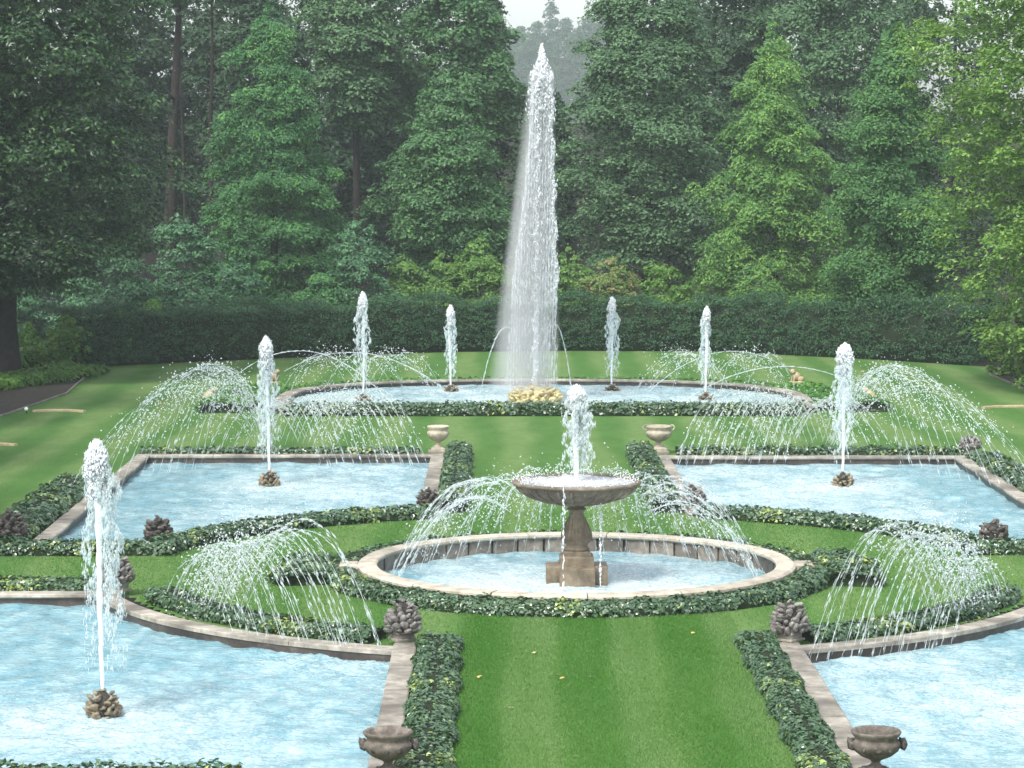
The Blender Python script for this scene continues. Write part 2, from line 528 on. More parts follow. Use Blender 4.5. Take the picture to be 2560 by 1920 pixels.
def ico(sub=1):
    import bmesh
    bm = bmesh.new(); bmesh.ops.create_icosphere(bm, subdivisions=sub, radius=1)
    V = np.array([v.co[:] for v in bm.verts]); Fc = np.array([[v.index for v in f.verts] for f in bm.faces])
    bm.free()
    return V, Fc


ICO1, ICO2 = ico(1), ico(2)


def lump_mesh(name, mat, squash=(1, 1, 1), sub=2, rough=0.18, seed=0):
    r = np.random.default_rng(seed)
    V, Fc = ico(sub)
    d = np.zeros(len(V))
    for _ in range(6):
        k = r.normal(size=3) * 2.2
        d += np.sin(V @ k + r.uniform(0, 6))
    V = V * (1 + rough * d[:, None] / 2.4) * np.array(squash)
    return mesh(name, V, Fc, mat)


# ------------------------------------------------------------------ the setting: ground
def flat(name, pts, z, mat):
    V = np.array([(x, y, z) for x, y in pts])
    return obj(name, mesh(name, V, np.array([list(range(len(pts)))]), mat, False))


def lawn_z(x, y):
    """the garden lawn is a low terrace, falling gently away round it"""
    f = np.clip((79.0 - y) / 11.0, 0, 1); g_ = np.clip((14.5 - np.abs(x - 1.4)) / 1.8, 0, 1)
    f = f * f * (3 - 2 * f); g_ = g_ * g_ * (3 - 2 * g_)
    return 0.17 * f * g_


CX, CY = 1.45, 48.15          # centre of the round lawn
BX, BY = 1.42, 47.8           # centre of the basin


def in_near(x, y, sgn, pad):
    # near pools: rectangle minus the round lawn
    edge = (x < -1.53 + pad) if sgn < 0 else (x > 4.58 - pad)
    far = (x > -15) if sgn < 0 else (x < 17.5)
    return edge & far & (y < 45.4 + pad) & (y > 32.1 - pad) & (np.hypot(x - CX, y - CY) > 8.3 - pad)


def in_mid(x, y, sgn, pad):
    if sgn < 0: b = (x < -1.6 + pad) & (x > -8.6 - pad) & (y < 67.1 + pad)
    else: b = (x > 4.27 - pad) & (x < 11.3 + pad) & (y < 66.7 + pad)
    return b & (y > 50.9 - pad) & (np.hypot(x - CX, y - CY) > 8.55 - pad)


def build_lawn():
    st = .14
    xs = np.arange(-16.0, 19.0 + st, st); ys = np.arange(28.0, 80.0 + st, st)
    X, Y = np.meshgrid(xs, ys)
    Z = lawn_z(X, Y)
    hole = in_near(X, Y, -1, .16) | in_near(X, Y, 1, .16) | in_mid(X, Y, -1, .16) | in_mid(X, Y, 1, .16) | (np.hypot(X - BX, Y - BY) < 3.72)
    q = ~(hole[:-1, :-1] | hole[1:, :-1] | hole[:-1, 1:] | hole[1:, 1:])
    idx = np.arange(X.size).reshape(X.shape)
    Fq = np.c_[idx[:-1, :-1][q], idx[:-1, 1:][q], idx[1:, 1:][q], idx[1:, :-1][q]]
    V = np.c_[X.ravel(), Y.ravel(), Z.ravel()]
    n = len(V); xe, ye = xs[-1], ys[-1]
    V2, F2 = [], []
    for (x0, x1, y0, y1) in ((-900, -16, -300, 2000), (xe, 900, -300, 2000), (-16, xe, ye, 2000), (-16, xe, -300, 28)):
        k = n + len(V2)
        zz = .17 if y1 == 28 else 0
        V2 += [(x0, y0, 0), (x1, y0, 0), (x1, y1, 0), (x0, y1, 0)]; F2.append((k, k + 1, k + 2, k + 3))
    o = obj('lawn', mesh('lawn', np.vstack([V, np.array(V2)]), np.vstack([Fq, np.array(F2)]), M['lawn']))
    tag(o, 'mown green lawn striped lengthwise between the pools', 'lawn', kind='structure')


build_lawn()
tag(flat('mulch_bed_left', [(-60, 60), (-17.2, 60), (-15.6, 72), (-14.5, 81), (-13.9, 88), (-14.6, 97), (-16.5, 99), (-12, 103), (-6, 107), (-2, 109), (-2, 150), (-60, 150)], 0.004, M['mulch']),
    'brown leaf litter bed under the dark tree', 'mulch bed', kind='structure')
tag(flat('mulch_bed_right', [(60, 60), (19.5, 60), (18.2, 78), (17.6, 86), (17.6, 96), (18.5, 99), (14, 104), (9, 108.4), (-1.9, 109), (-1.9, 150), (60, 150)], 0.005, M['mulch']),
    'brown leaf litter bed at the right edge', 'mulch bed', kind='structure')


def slope():
    xs = np.linspace(-130, 130, 80); ys = np.linspace(126, 330, 50)
    X, Y = np.meshgrid(xs, ys)
    t = np.clip((Y - 128) / 60, 0, 1)
    Z = 10.5 * t * t * (3 - 2 * t) - 0.5
    Z += 0.5 * np.sin(X * .21 + 1) * np.sin(Y * .13) * t
    V = np.c_[X.ravel(), Y.ravel(), Z.ravel()]
    i = np.arange(49)[:, None] * 80 + np.arange(79)[None]
    i = i.ravel()
    o = obj('hill', mesh('hill', V, np.c_[i, i + 1, i + 81, i + 80], M['humus']))
    tag(o, 'wooded slope of leaf litter rising behind the trees', 'hill', kind='structure')


slope()

# ------------------------------------------------------------------ pools
FAR_PTS = np.array([(-5.2, 81.2), (8.0, 81.2), (9.0, 82.2), (9.3, 83.8), (9.0, 86.6), (7.6, 89.0), (5.0, 90.4), (1.4, 90.8),
                    (-2.2, 90.4), (-4.7, 89.0), (-6.1, 86.8), (-6.4, 84.0), (-6.2, 82.2)])


def smooth_closed(P, n=96):
    P = np.asarray(P, float); m = len(P); outp = []
    for i in range(m):
        p0, p1, p2, p3 = P[i - 1], P[i], P[(i + 1) % m], P[(i + 2) % m]
        for t in np.linspace(0, 1, n // m + 1, endpoint=False):
            outp.append(.5 * ((2 * p1) + (-p0 + p2) * t + (2 * p0 - 5 * p1 + 4 * p2 - p3) * t * t + (-p0 + 3 * p1 - 3 * p2 + p3) * t ** 3))
    return np.array(outp)


def in_poly(x, y, P):
    c = np.zeros(x.shape, bool)
    n = len(P)
    for i in range(n):
        x1, y1 = P[i]; x2, y2 = P[(i + 1) % n]
        if y1 == y2: continue
        c ^= ((y1 > y) != (y2 > y)) & (x < (x2 - x1) * (y - y1) / (y2 - y1) + x1)
    return c


FAR = smooth_closed(FAR_PTS)
FARO = (FAR - np.array([1.45, 85.6])) * 1.02 + np.array([1.45, 85.6])

WAVES = [(RNG.uniform(0, 2 * pi), RNG.uniform(0.35, 1.5), RNG.uniform(0, 6.28)) for _ in range(26)]

RIPPLES = [(RNG.normal(1.35, .45), RNG.uniform(.16, .36), RNG.uniform(0, 6.28)) for _ in range(12)]


def water(name, x0, x1, y0, y1, step, inside, z, sources, splash, label, amp=0.010, base=0.15, dark_patches=()):
    nx, ny = int((x1 - x0) / step) + 1, int((y1 - y0) / step) + 1
    xs, ys = np.linspace(x0, x1, nx), np.linspace(y0, y1, ny)
    X, Y = np.meshgrid(xs, ys)
    Z = np.zeros_like(X); foam = np.full_like(X, base)
    for a, l, p in WAVES:
        k = 2 * pi / l
        Z += amp * 0.33 * l ** 0.6 * np.sin(k * (X * cos(a) + Y * sin(a)) + p)
    if step < .08:                                  # short wind ripples where they can be seen
        for a, l, p in RIPPLES:
            Z += .0022 * np.sin(2 * pi / l * (X * cos(a) + Y * sin(a) + .05 * np.sin(X * 1.7 + p) + .05 * np.sin(Y * 2.1)) + p) * (.6 + .4 * np.sin(X * .9 + Y * .7 + p))
    for sx, sy, r in sources:                       # rings travelling out from a nozzle
        d = np.hypot(X - sx, Y - sy)
        ang = np.arctan2(Y - sy, X - sx)
        Z += amp * 1.2 * np.sin(2 * pi * (d + 0.12 * np.sin(3 * ang) + .07 * np.sin(7 * ang)) / 0.42) * np.exp(-d / (r * 1.6)) * np.clip(d / .4, 0, 1)
        foam += 0.5 * np.exp(-(d / r) ** 2)
    for sx, sy, r in splash:
        d = np.hypot(X - sx, Y - sy)
        foam += 0.28 * np.exp(-(d / r) ** 2)
        Z += amp * 1.3 * np.exp(-(d / r) ** 2) * RNG.normal(size=X.shape) * .7
    for sx, sy, r, k in dark_patches:  # less foam, deeper blue: dark reflections along the edges put into the colour
        foam -= k * np.exp(-(np.hypot(X - sx, (Y - sy) * .5) / r) ** 2)
    ins = inside(X, Y)
    idx = -np.ones(X.shape, int)
    q = ins[:-1, :-1] & ins[1:, :-1] & ins[:-1, 1:] & ins[1:, 1:]
    use = np.zeros(X.shape, bool)
    use[:-1, :-1] |= q; use[1:, :-1] |= q; use[:-1, 1:] |= q; use[1:, 1:] |= q
    idx[use] = np.arange(use.sum())
    V = np.c_[X[use], Y[use], (Z + z)[use]]
    Fq = np.c_[idx[:-1, :-1][q], idx[:-1, 1:][q], idx[1:, 1:][q], idx[1:, :-1][q]]
    me = mesh(name, V, Fq, M['water'], True, {'foam': foam[use]})
    return tag(obj(name, me), label, 'pool water', kind='structure')


ZW = 0.06
water('pool_water', -13.5, -1.3, 31.9, 45.7, 0.05, lambda x, y: in_near(x, y, -1, .17), ZW, [(-5.3, 36.2, 1.7)],
      [(-2.6, 40.0, 1.3), (-8.0, 35, 2.0), (-4, 34, 1.5)], 'pale blue rippled water of the near left pool', amp=0.013, base=.06,
      dark_patches=[(-9, 43, 2.5, .45), (-4.3, 41.2, 1.4, .25)])
water('pool_water', 4.35, 13.5, 31.9, 45.7, 0.05, lambda x, y: in_near(x, y, 1, .17), ZW, [(8.4, 36.2, 1.7)],
      [(5.6, 39.9, 1.2), (7, 37, 2.5)], 'pale blue rippled water of the near right pool', amp=0.013, base=.12, dark_patches=[(9.5, 42.5, 1.5, .4)])
water('pool_water', -8.8, -1.4, 50.6, 67.3, 0.09, lambda x, y: in_mid(x, y, -1, .17), ZW, [(-5.23, 62.4, 1.8)],
      [(-2.8, 65.6, 1.2), (-3, 60.5, 1.5), (-5.2, 57, 1.6)], 'pale blue rippled water of the middle left pool', amp=0.013, base=.18,
      dark_patches=[(-8, 60, 1.3, .5), (-7.5, 64, 1.2, .3), (-7.5, 53, 1.5, .4)])
water('pool_water', 4.1, 11.5, 50.6, 66.9, 0.09, lambda x, y: in_mid(x, y, 1, .17), ZW, [(8.0, 62.3, 1.8)],
      [(5.6, 65.3, 1.2), (6, 60, 1.6), (8, 57, 1.7)], 'pale blue rippled water of the middle right pool', amp=0.013, base=.26,
      dark_patches=[(10.9, 60, 1.4, .5), (10.5, 63.5, 1.0, .4), (11, 54, 1.2, .4)])
water('pool_water', -6.8, 9.7, 80.8, 91.1, 0.12, lambda x, y: in_poly(x, y, FARO), ZW, [(-4.15, 84.7, 1.3), (-1.48, 88.4, 1.0), (3.78, 88.4, 1.0), (6.6, 85, 1.3), (1.18, 84.4, 2.5)],
      [(2, 86, 2.5)], 'pale foaming water of the far rounded pool', amp=0.013, base=.32)
water('pool_water', BX - 3.75, BX + 3.75, BY - 3.75, BY + 3.75, 0.06, lambda x, y: np.hypot(x - BX, y - BY) < 3.66, 0.10, [(BX, BY, 1.9)],
      [(BX - 1.8, BY - .5, 1.2), (BX + 1.9, BY - .5, 1.2), (BX, BY - 2, 1.5)], 'pale foaming water inside the round basin', amp=0.012, base=.32,
      dark_patches=[(BX - 3.2, BY + .3, .6, .4), (BX, BY + 3.5, .9, .4), (BX + 3.1, BY + .4, .6, .3)])

# --- coping of the pools: a thing per pool, one part per slab
SLAB = [(0.0, -0.075), (-0.02, -0.055), (-0.02, -0.018), (0.0, 0.0), (0.31, 0.0), (0.33, -0.012), (0.33, -0.075)]


def coping(label, runs, top=0.25, slab=1.75, width=0.33):
    P0 = runs[0][0][0]
    root = empty('pool_coping', (P0[0], P0[1], 0), 0, label, 'coping', 'stone copings round the pools')
    off = np.array([P0[0], P0[1], 0])
    sec = [(o * width / 0.33 if o > 0 else o, z) for o, z in SLAB]
    for ri, (path, side) in enumerate(runs):
        Lp = plen(path)
        n = max(1, round(Lp / slab))
        cuts = np.linspace(0, Lp, n + 1)
        if n > 1: cuts[1:-1] += RNG.uniform(-.18, .18, n - 1)
        for i in range(n):
            p = cut(path, cuts[i] + 0.006, cuts[i + 1] - 0.006)
            V, Fs = sweep(p, sec, side, top + 0.003 * ri + RNG.uniform(-0.003, 0.003))
            obj('coping_stone', mesh('coping_stone', V - off, Fs, M['coping'], False), root)
        V, Fs = sweep(cut(path, 0, Lp), [(0.03, 0.0), (0.03, top - 0.077), (width - .02, top - 0.077), (width - .02, 0.0)], side, 0.0)
        obj('pool_wall', mesh('pool_wall', V - off, Fs, M['poolwall'], False), root)
    return root


aL = arc(CX, CY, 8.3, 250.6, 199.4, 40)      # from the inner corner to the outer corner
aR = arc(CX, CY, 8.3, -69.6, -19.4, 40)
coping('pale stone coping with curved corner round the near left pool', [(np.array([(-1.53, 31.4), (-1.53, 40.72)]), -1), (aL, 1), (np.array([(-6.35, 45.4), (-14, 45.4)]), -1), (np.array([(-14, 32.1), (-1.53, 32.1)]), -1)])
coping('pale stone coping with curved corner round the near right pool', [(np.array([(4.58, 31.4), (4.58, 40.76)]), 1), (aR, -1), (np.array([(9.3, 45.4), (16, 45.4)]), 1), (np.array([(16, 32.1), (4.58, 32.1)]), 1)])
mL = arc(CX, CY, 8.55, 248 - 0, 248, 2)
aML = arc(CX, CY, 8.55, 110.9, 161.2, 40)
aMR = arc(CX, CY, 8.55, 70.8, 18.8, 40)
coping('pale stone coping round the middle left pool', [(np.array([(-1.6, 56.3), (-1.6, 67.1)]), -1), (np.array([(-1.27, 67.1), (-8.93, 67.1)]), -1), (np.array([(-8.6, 67.1), (-8.6, 50.9)]), -1), (aML, -1), (np.array([(-8.6, 50.9), (-6.65, 50.9)]), -1)])
coping('pale stone coping round the middle right pool', [(np.array([(4.27, 56.3), (4.27, 66.7)]), 1), (np.array([(3.94, 66.7), (11.63, 66.7)]), 1), (np.array([(11.3, 66.7), (11.3, 50.9)]), 1), (aMR, 1), (np.array([(11.3, 50.9), (9.55, 50.9)]), 1)])
far_path = np.vstack([FAR, FAR[:1]])
coping('weathered stone coping round the far rounded pool', [(far_path, -1)], top=0.24, slab=1.9, width=.42)

# ------------------------------------------------------------------ round basin
basin = empty('round_basin', (BX, BY, 0), 0, 'round raised stone basin with pale rim around the pedestal bowl', 'basin')
nst = 15
cuts = np.linspace(0, 360, nst + 1) + 7
RIM = [(0, -.09), (-.03, -.06), (-.03, -.02), (0.0, 0.0), (.27, 0.0), (.31, -.03), (.31, -.07), (.28, -.09)]
for i in range(nst):
    p = arc(0, 0, 3.56, cuts[i] + .12, cuts[i + 1] - .12, 9)
    V, Fs = sweep(p, RIM, -1, 0.45 + RNG.uniform(-.004, .004))
    obj('rim_stone', mesh('rim_stone', V, Fs, M['rim'], False), basin)
nb = 44
for i in range(nb):
    a0, a1 = 360 * i / nb + .35, 360 * (i + 1) / nb - .35
    inset = 0.0 if i % 2 else 0.012
    p = arc(0, 0, 3.58, a0, a1, 3)
    V, Fs = sweep(p, [(inset, 0.0), (inset, .352), (.2, .352), (.2, 0)], -1, 0)
    obj('wall_block', mesh('wall_block', V, Fs, M['wall'], False), basin)
V, Fs = sweep(arc(0, 0, 3.66, 0, 356, 90), [(0, 0), (0, .35), (.22, .35), (.22, 0)], -1, 0, closed=True)
obj('backing_wall', mesh('backing_wall', V, Fs, M['wall'], False), basin)
for sg in (-1, 1):                                     # scrolled spout stones at both sides
    parts = [box(sg * 4.02, -.1, .30, .34, .46, .14, .03), box(sg * 4.22, -.1, .24, .24, .26, .12, .03)]
    V1, F1 = parts[0]; V2, F2 = parts[1]
    V, Fq = join(parts)
    obj('side_stone', mesh('side_stone', V, Fq, M['rim'], False), basin)

# ------------------------------------------------------------------ pedestal fountain
pf = empty('bowl_fountain', (BX, BY - .15, 0), 0, 'stone pedestal fountain with wide shallow bowl on brown stepped plinth', 'fountain')
V, Fq = join([box(0, 0, 0.02, 1.08, .62, .40, .02), box(0, 0, 0.021, .62, 1.08, .397, .02)])
obj('plinth', mesh('plinth', V, Fq, M['plinth'], False), pf)
V, Fq = join([box(0, 0, .415, .60, .60, .17, .025), box(0, 0, .58, .48, .48, .09, .02)])
obj('upper_plinth', mesh('upper_plinth', V, Fq, M['plinth'], False), pf)
V, Fq = lathe([(0, .66), (.22, .66), (.24, .70), (.20, .74), (.185, .76), (.235, .82), (.255, .90), (.245, .98), (.20, 1.09), (.155, 1.2), (.13, 1.31), (.125, 1.36), (.17, 1.385), (.17, 1.41), (.13, 1.43), (.2, 1.47), (0, 1.47)], 28)
obj('pedestal_column', mesh('pedestal_column', V, Fq, M['plinth']), pf)
for k in range(12):                                    # acanthus-like ribs on the baluster
    a = 2 * pi * k / 12
    z = np.linspace(.80, 1.26, 7); r = np.interp(z, [.76, .82, .90, .98, 1.09, 1.2, 1.31], [.185, .235, .255, .245, .20, .155, .13]) + .004
    V, Fq = tube(np.c_[r * cos(a), r * sin(a), z], [.01, .022, .027, .026, .021, .016, .008], 6)
    obj('column_rib', mesh('column_rib', V, Fq, M['plinth']), pf)
prof = [(.16, 1.46), (.34, 1.50), (.62, 1.58), (.86, 1.68), (1.0, 1.79), (1.055, 1.875), (1.06, 1.90), (1.13, 1.915), (1.15, 1.945), (1.14, 1.98), (1.08, 1.99), (1.03, 1.965), (.95, 1.93), (.6, 1.86), (.2, 1.83), (0, 1.83)]
prof = [(r_, 1.46 + (z_ - 1.46) * .85) for r_, z_ in prof]
V, Fq = lathe(prof, 64)
obj('bowl', mesh('bowl', V, Fq, M['bowl']), pf)
for k in range(28):                                    # gadroon ribs below the lip
    a = 2 * pi * (k + .5) / 28
    V, Fq = tube([(r * cos(a), r * sin(a), z - .004) for r, z in prof[1:7]], [.01, .022, .03, .034, .03, .015], 6)
    obj('bowl_rib', mesh('bowl_rib', V, Fq, M['bowl']), pf)
rr = np.linspace(0, 1.04, 22)
ang = np.linspace(0, 2 * pi, 64, endpoint=False)
V = [(0, 0, 1.88)] + [(r * cos(a), r * sin(a), 1.88 + .012 * RNG.normal()) for r in rr[1:] for a in ang]
Ft = [(0, 1 + j, 1 + (j + 1) % 64) for j in range(64)]
Fq = [(1 + i * 64 + j, 1 + (i + 1) * 64 + j, 1 + (i + 1) * 64 + (j + 1) % 64, 1 + i * 64 + (j + 1) % 64) for i in range(20) for j in range(64)]
fo = [1.0] + [.75 * math.exp(-(r / .5) ** 2) + .25 for r in rr[1:] for a in ang]
obj('bowl_water', mesh('bowl_water', np.array(V), [np.array(Ft), np.array(Fq)], M['bowlwater'], True, {'foam': fo}), pf)

# ------------------------------------------------------------------ ivy borders


def ivy_border(path, w, h, label, dens=420, leaf=0.075, mat='ivy', cat='ivy border', group='clipped ivy borders along the pools', ybias=0.0, name='ivy_border', closed=False):
    """path is the centre line; w and h the full width and height. Thing > core, leaves"""
    P, s = resample(path, 0.3)
    root = empty(name, (P[0][0], P[0][1], 0), 0, label, cat, group)
    zl = float(lawn_z(P[len(P) // 2][0], P[len(P) // 2][1]))
    root.location.z = zl
    off = np.array([P[0][0], P[0][1], 0])
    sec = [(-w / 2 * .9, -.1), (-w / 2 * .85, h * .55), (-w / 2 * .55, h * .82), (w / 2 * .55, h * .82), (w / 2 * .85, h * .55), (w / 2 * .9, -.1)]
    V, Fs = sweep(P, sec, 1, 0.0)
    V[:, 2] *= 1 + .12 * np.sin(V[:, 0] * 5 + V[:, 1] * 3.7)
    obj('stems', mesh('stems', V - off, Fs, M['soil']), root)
    Ltot = plen(P)
    nleaf = int(Ltot * (w + 1.5 * h) * dens)
    u = RNG.uniform(0, Ltot, nleaf)
    d = np.r_[0, np.cumsum(np.linalg.norm(np.diff(P, axis=0), axis=1))]
    Nn = normals2(P, 1)
    px, py = np.interp(u, d, P[:, 0]), np.interp(u, d, P[:, 1])
    nx, ny = np.interp(u, d, Nn[:, 0]), np.interp(u, d, Nn[:, 1])
    # cross-section: superellipse angle
    th = RNG.uniform(0.0, pi, nleaf)
    c, sn_ = np.cos(th), np.sin(th)
    e = 0.55
    ox = np.sign(c) * np.abs(c) ** e * w / 2
    oz = np.abs(sn_) ** e * h
    bump = 1 + .13 * np.sin(u * 7.1 + 2 * np.sin(u * 2.3)) * np.sin(ox * 9 + 1) + RNG.normal(0, .07, nleaf)
    ox = ox * (1 + .12 * np.sin(u * 3.7 + 1.3) + .06 * RNG.normal(size=nleaf))
    # leaves hang inside the ends too
    oz = oz * bump
    deep = RNG.random(nleaf) < .25
    oz[deep] *= .82; ox[deep] *= .9
    C = np.c_[px + nx * ox, py + ny * ox, np.maximum(oz, .02)]
    N3 = np.c_[nx * c * .9, ny * c * .9, sn_ * .8 + .45] + RNG.normal(0, .42, (nleaf, 3))
    tint = np.clip(RNG.beta(2.2, 2.6, nleaf) * .82 + .06 * np.sin(u * 1.3) , 0, 1)
    fresh = (RNG.random(nleaf) < .02) | ((RNG.random(nleaf) < .35) & (np.sin(u * 1.9 + 5) * np.sin(u * .83) > .72))
    tint[fresh] = RNG.uniform(.85, 1, fresh.sum())
    # end caps
    V, Ft, tt = ivy_leaves(C, N3, RNG.uniform(.7, 1.3, nleaf) * leaf, tint)
    o = obj('leaves', mesh('leaves', V - off, Ft, M[mat], False, {'tint': tt}), root)
    o['kind'] = 'stuff'
    # rounded ends
    return root


def iv(*a, **k): return ivy_border(*a, **k)


iv([(-.86, 30.6), (-.86, 40.9)], .62, .20, 'ivy border between the near left coping and the central lawn', dens=1000, leaf=.062)
iv([(3.95, 30.6), (3.95, 41.1)], .56, .20, 'ivy border between the near right coping and the central lawn', dens=1000, leaf=.062)
iv(arc(CX, CY, 7.6, 244.5, 200.5, 40), .62, .20, 'curved ivy border behind the curved coping of the near left pool', dens=780, leaf=.066)
iv(arc(CX, CY, 7.6, -64.5, -19.5, 40), .62, .20, 'curved ivy border behind the curved coping of the near right pool', dens=780, leaf=.066)
iv([(-6.6, 46.1), (-13, 46.1)], .62, .24, 'straight ivy border behind the far edge of the near left pool', dens=500, leaf=.075)
iv([(9.6, 46.1), (15, 46.1)], .62, .24, 'straight ivy border behind the far edge of the near right pool', dens=300)
iv(arc(BX, BY, 4.18, 180, 0 + 360, 60), .56, .24, 'ivy border hugging the front of the round basin', dens=900, leaf=.064)
iv(arc(BX, BY, 4.22, 0, 180, 60), .60, .22, 'ivy border hugging the back of the round basin', dens=300)
iv(arc(BX, BY, 4.9, 163, 192, 12), .95, .22, 'clump of ivy spreading beside the left end of the basin', dens=700, leaf=.08)
iv(arc(BX, BY, 4.9, -14, 19, 12), .95, .26, 'clump of ivy spreading beside the right end of the basin', dens=700, leaf=.08)
iv(arc(CX, CY, 8.2, 110, 161.3, 50), .58, .26, 'curved ivy border before the middle left pool', dens=480)
iv(arc(CX, CY, 8.2, 70, 18.7, 50), .58, .26, 'curved ivy border before the middle right pool', dens=480)
iv([(-6.0, 50.6), (-13, 50.6)], .5, .26, 'straight ivy border at the front left of the middle left pool', dens=480)
iv([(8.8, 50.6), (15, 50.6)], .5, .26, 'straight ivy border at the front right of the middle right pool', dens=480)
iv([(-.93, 56.6), (-.93, 68.3)], .60, .30, 'ivy border between the middle left coping and the far lawn', dens=360, leaf=.085)
iv([(3.6, 56.6), (3.6, 68.3)], .62, .30, 'ivy border between the middle right coping and the far lawn', dens=360, leaf=.085)
iv([(-1.9, 67.8), (-8.9, 67.8)], .5, .20, 'low ivy border behind the far edge of the middle left pool', dens=300, leaf=.085)
iv([(4.5, 67.35), (11.6, 67.35)], .5, .26, 'low ivy border behind the far edge of the middle right pool', dens=300, leaf=.085)
iv([(-9.55, 51.0), (-9.45, 61.5)], 1.0, .28, 'wide ivy border outside the left edge of the middle left pool', dens=360, leaf=.09)
iv([(12.1, 51.0), (12.0, 66.5)], .8, .26, 'wide ivy border outside the right edge of the middle right pool', dens=300, leaf=.09)
iv([(-6.3, 80.45), (9.2, 80.45)], .62, .38, 'low dark ivy border along the front of the far pool', dens=300, leaf=.09)
iv([(-9.5, 31.42), (-3.0, 31.42)], .45, .28, 'ivy border at the front of the near left pool', dens=420, leaf=.075)
fo = (FAR - np.array([1.45, 85.6])) * np.array([1.115, 1.16]) + np.array([1.45, 85.6])
fb = fo[(fo[:, 1] > 82.0)]
k0 = np.argmax(fb[:, 0] * 1.0 - fb[:, 1] * .3)
fb = np.array(sorted(fb.tolist(), key=lambda p: -atan2(p[1] - 82, p[0] - 1.45)))
iv(fb, .75, .24, 'green groundcover border curving behind the far pool', dens=220, leaf=.12, mat='cover', cat='groundcover border')
iv([(-8.3, 81.2), (-8.2, 83.5), (-7.9, 86.0), (-7.2, 88.0)], 1.3, .34, 'wide green groundcover patch left of the far pool', dens=230, leaf=.12, mat='cover', cat='groundcover patch')
iv([(11.2, 81.4), (11.0, 83.5), (10.6, 86.0), (9.9, 88.0)], 1.3, .34, 'wide green groundcover patch right of the far pool', dens=230, leaf=.12, mat='cover', cat='groundcover patch')
iv([(-18.6, 97.5), (-17.6, 99.5), (-16.8, 101.0)], 3.0, .75, 'lime green groundcover bank behind the dark trunk', dens=110, leaf=.15, mat='lime', cat='groundcover patch', group='')
iv([(-17.6, 88.5), (-16.6, 91.5), (-15.4, 94.0), (-14.9, 96.5)], 2.2, .34, 'bright green groundcover at the foot of the dark tree', dens=190, leaf=.14, mat='lime', cat='groundcover patch', group='')

# ------------------------------------------------------------------ grass blades


def grass():
    def ok(x, y):
        r = np.hypot(x - CX, y - CY); rb = np.hypot(x - BX, y - BY)
        near = in_near(x, y, -1, .36) | in_near(x, y, 1, .36) | in_mid(x, y, -1, .36) | in_mid(x, y, 1, .36)
        strip = ((np.abs(x + .86) < .34) | (np.abs(x - 3.95) < .3)) & (y < 41)
        side = (((x < -1.1)) | (x > 4.2)) & (y < 40.9)
        return ~near & ~strip & ~side & (rb > 4.4)
    Cs = []
    for (x0, x1, y0, y1, n) in ((-.6, 3.8, 31, 44, 150000), (-9, 11, 40, 57, 120000)):
        x = RNG.uniform(x0, x1, n); y = RNG.uniform(y0, y1, n)
        k = ok(x, y)
        Cs.append(np.c_[x[k], y[k], lawn_z(x[k], y[k])])
    C = np.concatenate(Cs)
    n = len(C)
    a = RNG.uniform(0, 2 * pi, n)
    w = .006 + .008 * np.clip((C[:, 1] - 35) / 30, 0, 1)
    hgt = RNG.uniform(.018, .038, n)
    dx = np.c_[np.cos(a) * w, np.sin(a) * w, np.zeros(n)]
    lean = np.c_[RNG.normal(0, .012, n), RNG.normal(0, .012, n), hgt]
    V = np.stack([C - dx, C + dx, C + lean], 1).reshape(-1, 3)
    k = np.arange(n) * 3
    # lighter and darker mowing bands bend the blades, tones follow the blade
    t = np.clip(.5 + .30 * np.tanh(2.5 * np.sin(2 * pi * (C[:, 0] + .12 * np.sin(C[:, 1] * .4)) / 1.5 - .6)) + .08 * np.sin(C[:, 0] * 11) + .10 * np.sin(C[:, 1] * .9 + C[:, 0] * 2) + RNG.normal(0, .12, n), 0, 1)
    o = obj('grass', mesh('grass', V, np.c_[k, k + 1, k + 2], M['blade'], False, {'tint': np.repeat(t, 3)}))
    tag(o, 'short green grass of the mown lawn', 'grass', kind='stuff')


grass()


# ------------------------------------------------------------------ lumps: finials, nozzle rocks
LM = {}
for key in ('lump', 'darklump', 'wetlump', 'creamlump'):
    LM[key] = [lump_mesh('stone', M[key], (1, 1, .75), 1 if key == 'creamlump' else 2, .5, s) for s in range(4)]


def finial(x, y, z, label, mat='lump', w=.50, h=.50, base=True, n_r=(12, 12, 11, 9, 7, 4, 1), fan=1.0, group='carved stone finials at the pool corners', name='stone_finial', cat='finial', rz=None):
    root = empty(name, (x, y, z), RNG.uniform(0, 6) if rz is None else rz, label, cat, group)
    zb = 0.0
    if base:
        V, Fq = join([box(0, 0, 0, .34, .34, .035, .01), box(0, 0, .035, .27, .27, .075, .01), box(0, 0, .11, .32, .32, .03, .01)])
        obj('pedestal', mesh('pedestal', V, Fq, M['coping'], False), root)
        zb = .13
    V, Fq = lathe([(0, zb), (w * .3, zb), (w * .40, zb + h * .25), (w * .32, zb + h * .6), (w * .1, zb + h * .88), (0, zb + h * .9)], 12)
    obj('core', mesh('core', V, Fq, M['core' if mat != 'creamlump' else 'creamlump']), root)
    rows = len(n_r)
    for i, n in enumerate(n_r):
        t = i / (rows - 1)
        zz = zb + h * (.08 + .84 * t)
        rr_ = w / 2 * .86 * (sqrt(max(0, 1 - (t * .96) ** 2.0)) * (1 if t > .1 else .93))
        if n == 1: rr_ = 0
        for k in range(n):
            a = 2 * pi * (k + .5 * (i % 2)) / n + RNG.normal(0, .08)
            s = w * .115 * (1 - .25 * t) * RNG.uniform(.8, 1.2)
            o = obj('stone', random.choice(LM[mat]), root, (rr_ * cos(a), rr_ * sin(a), zz + RNG.normal(0, .012)),
                    (RNG.uniform(-.5, .5), RNG.uniform(-.9, -.1), a), (s * 1.45, s * .95, s * .95 * fan))
    return root


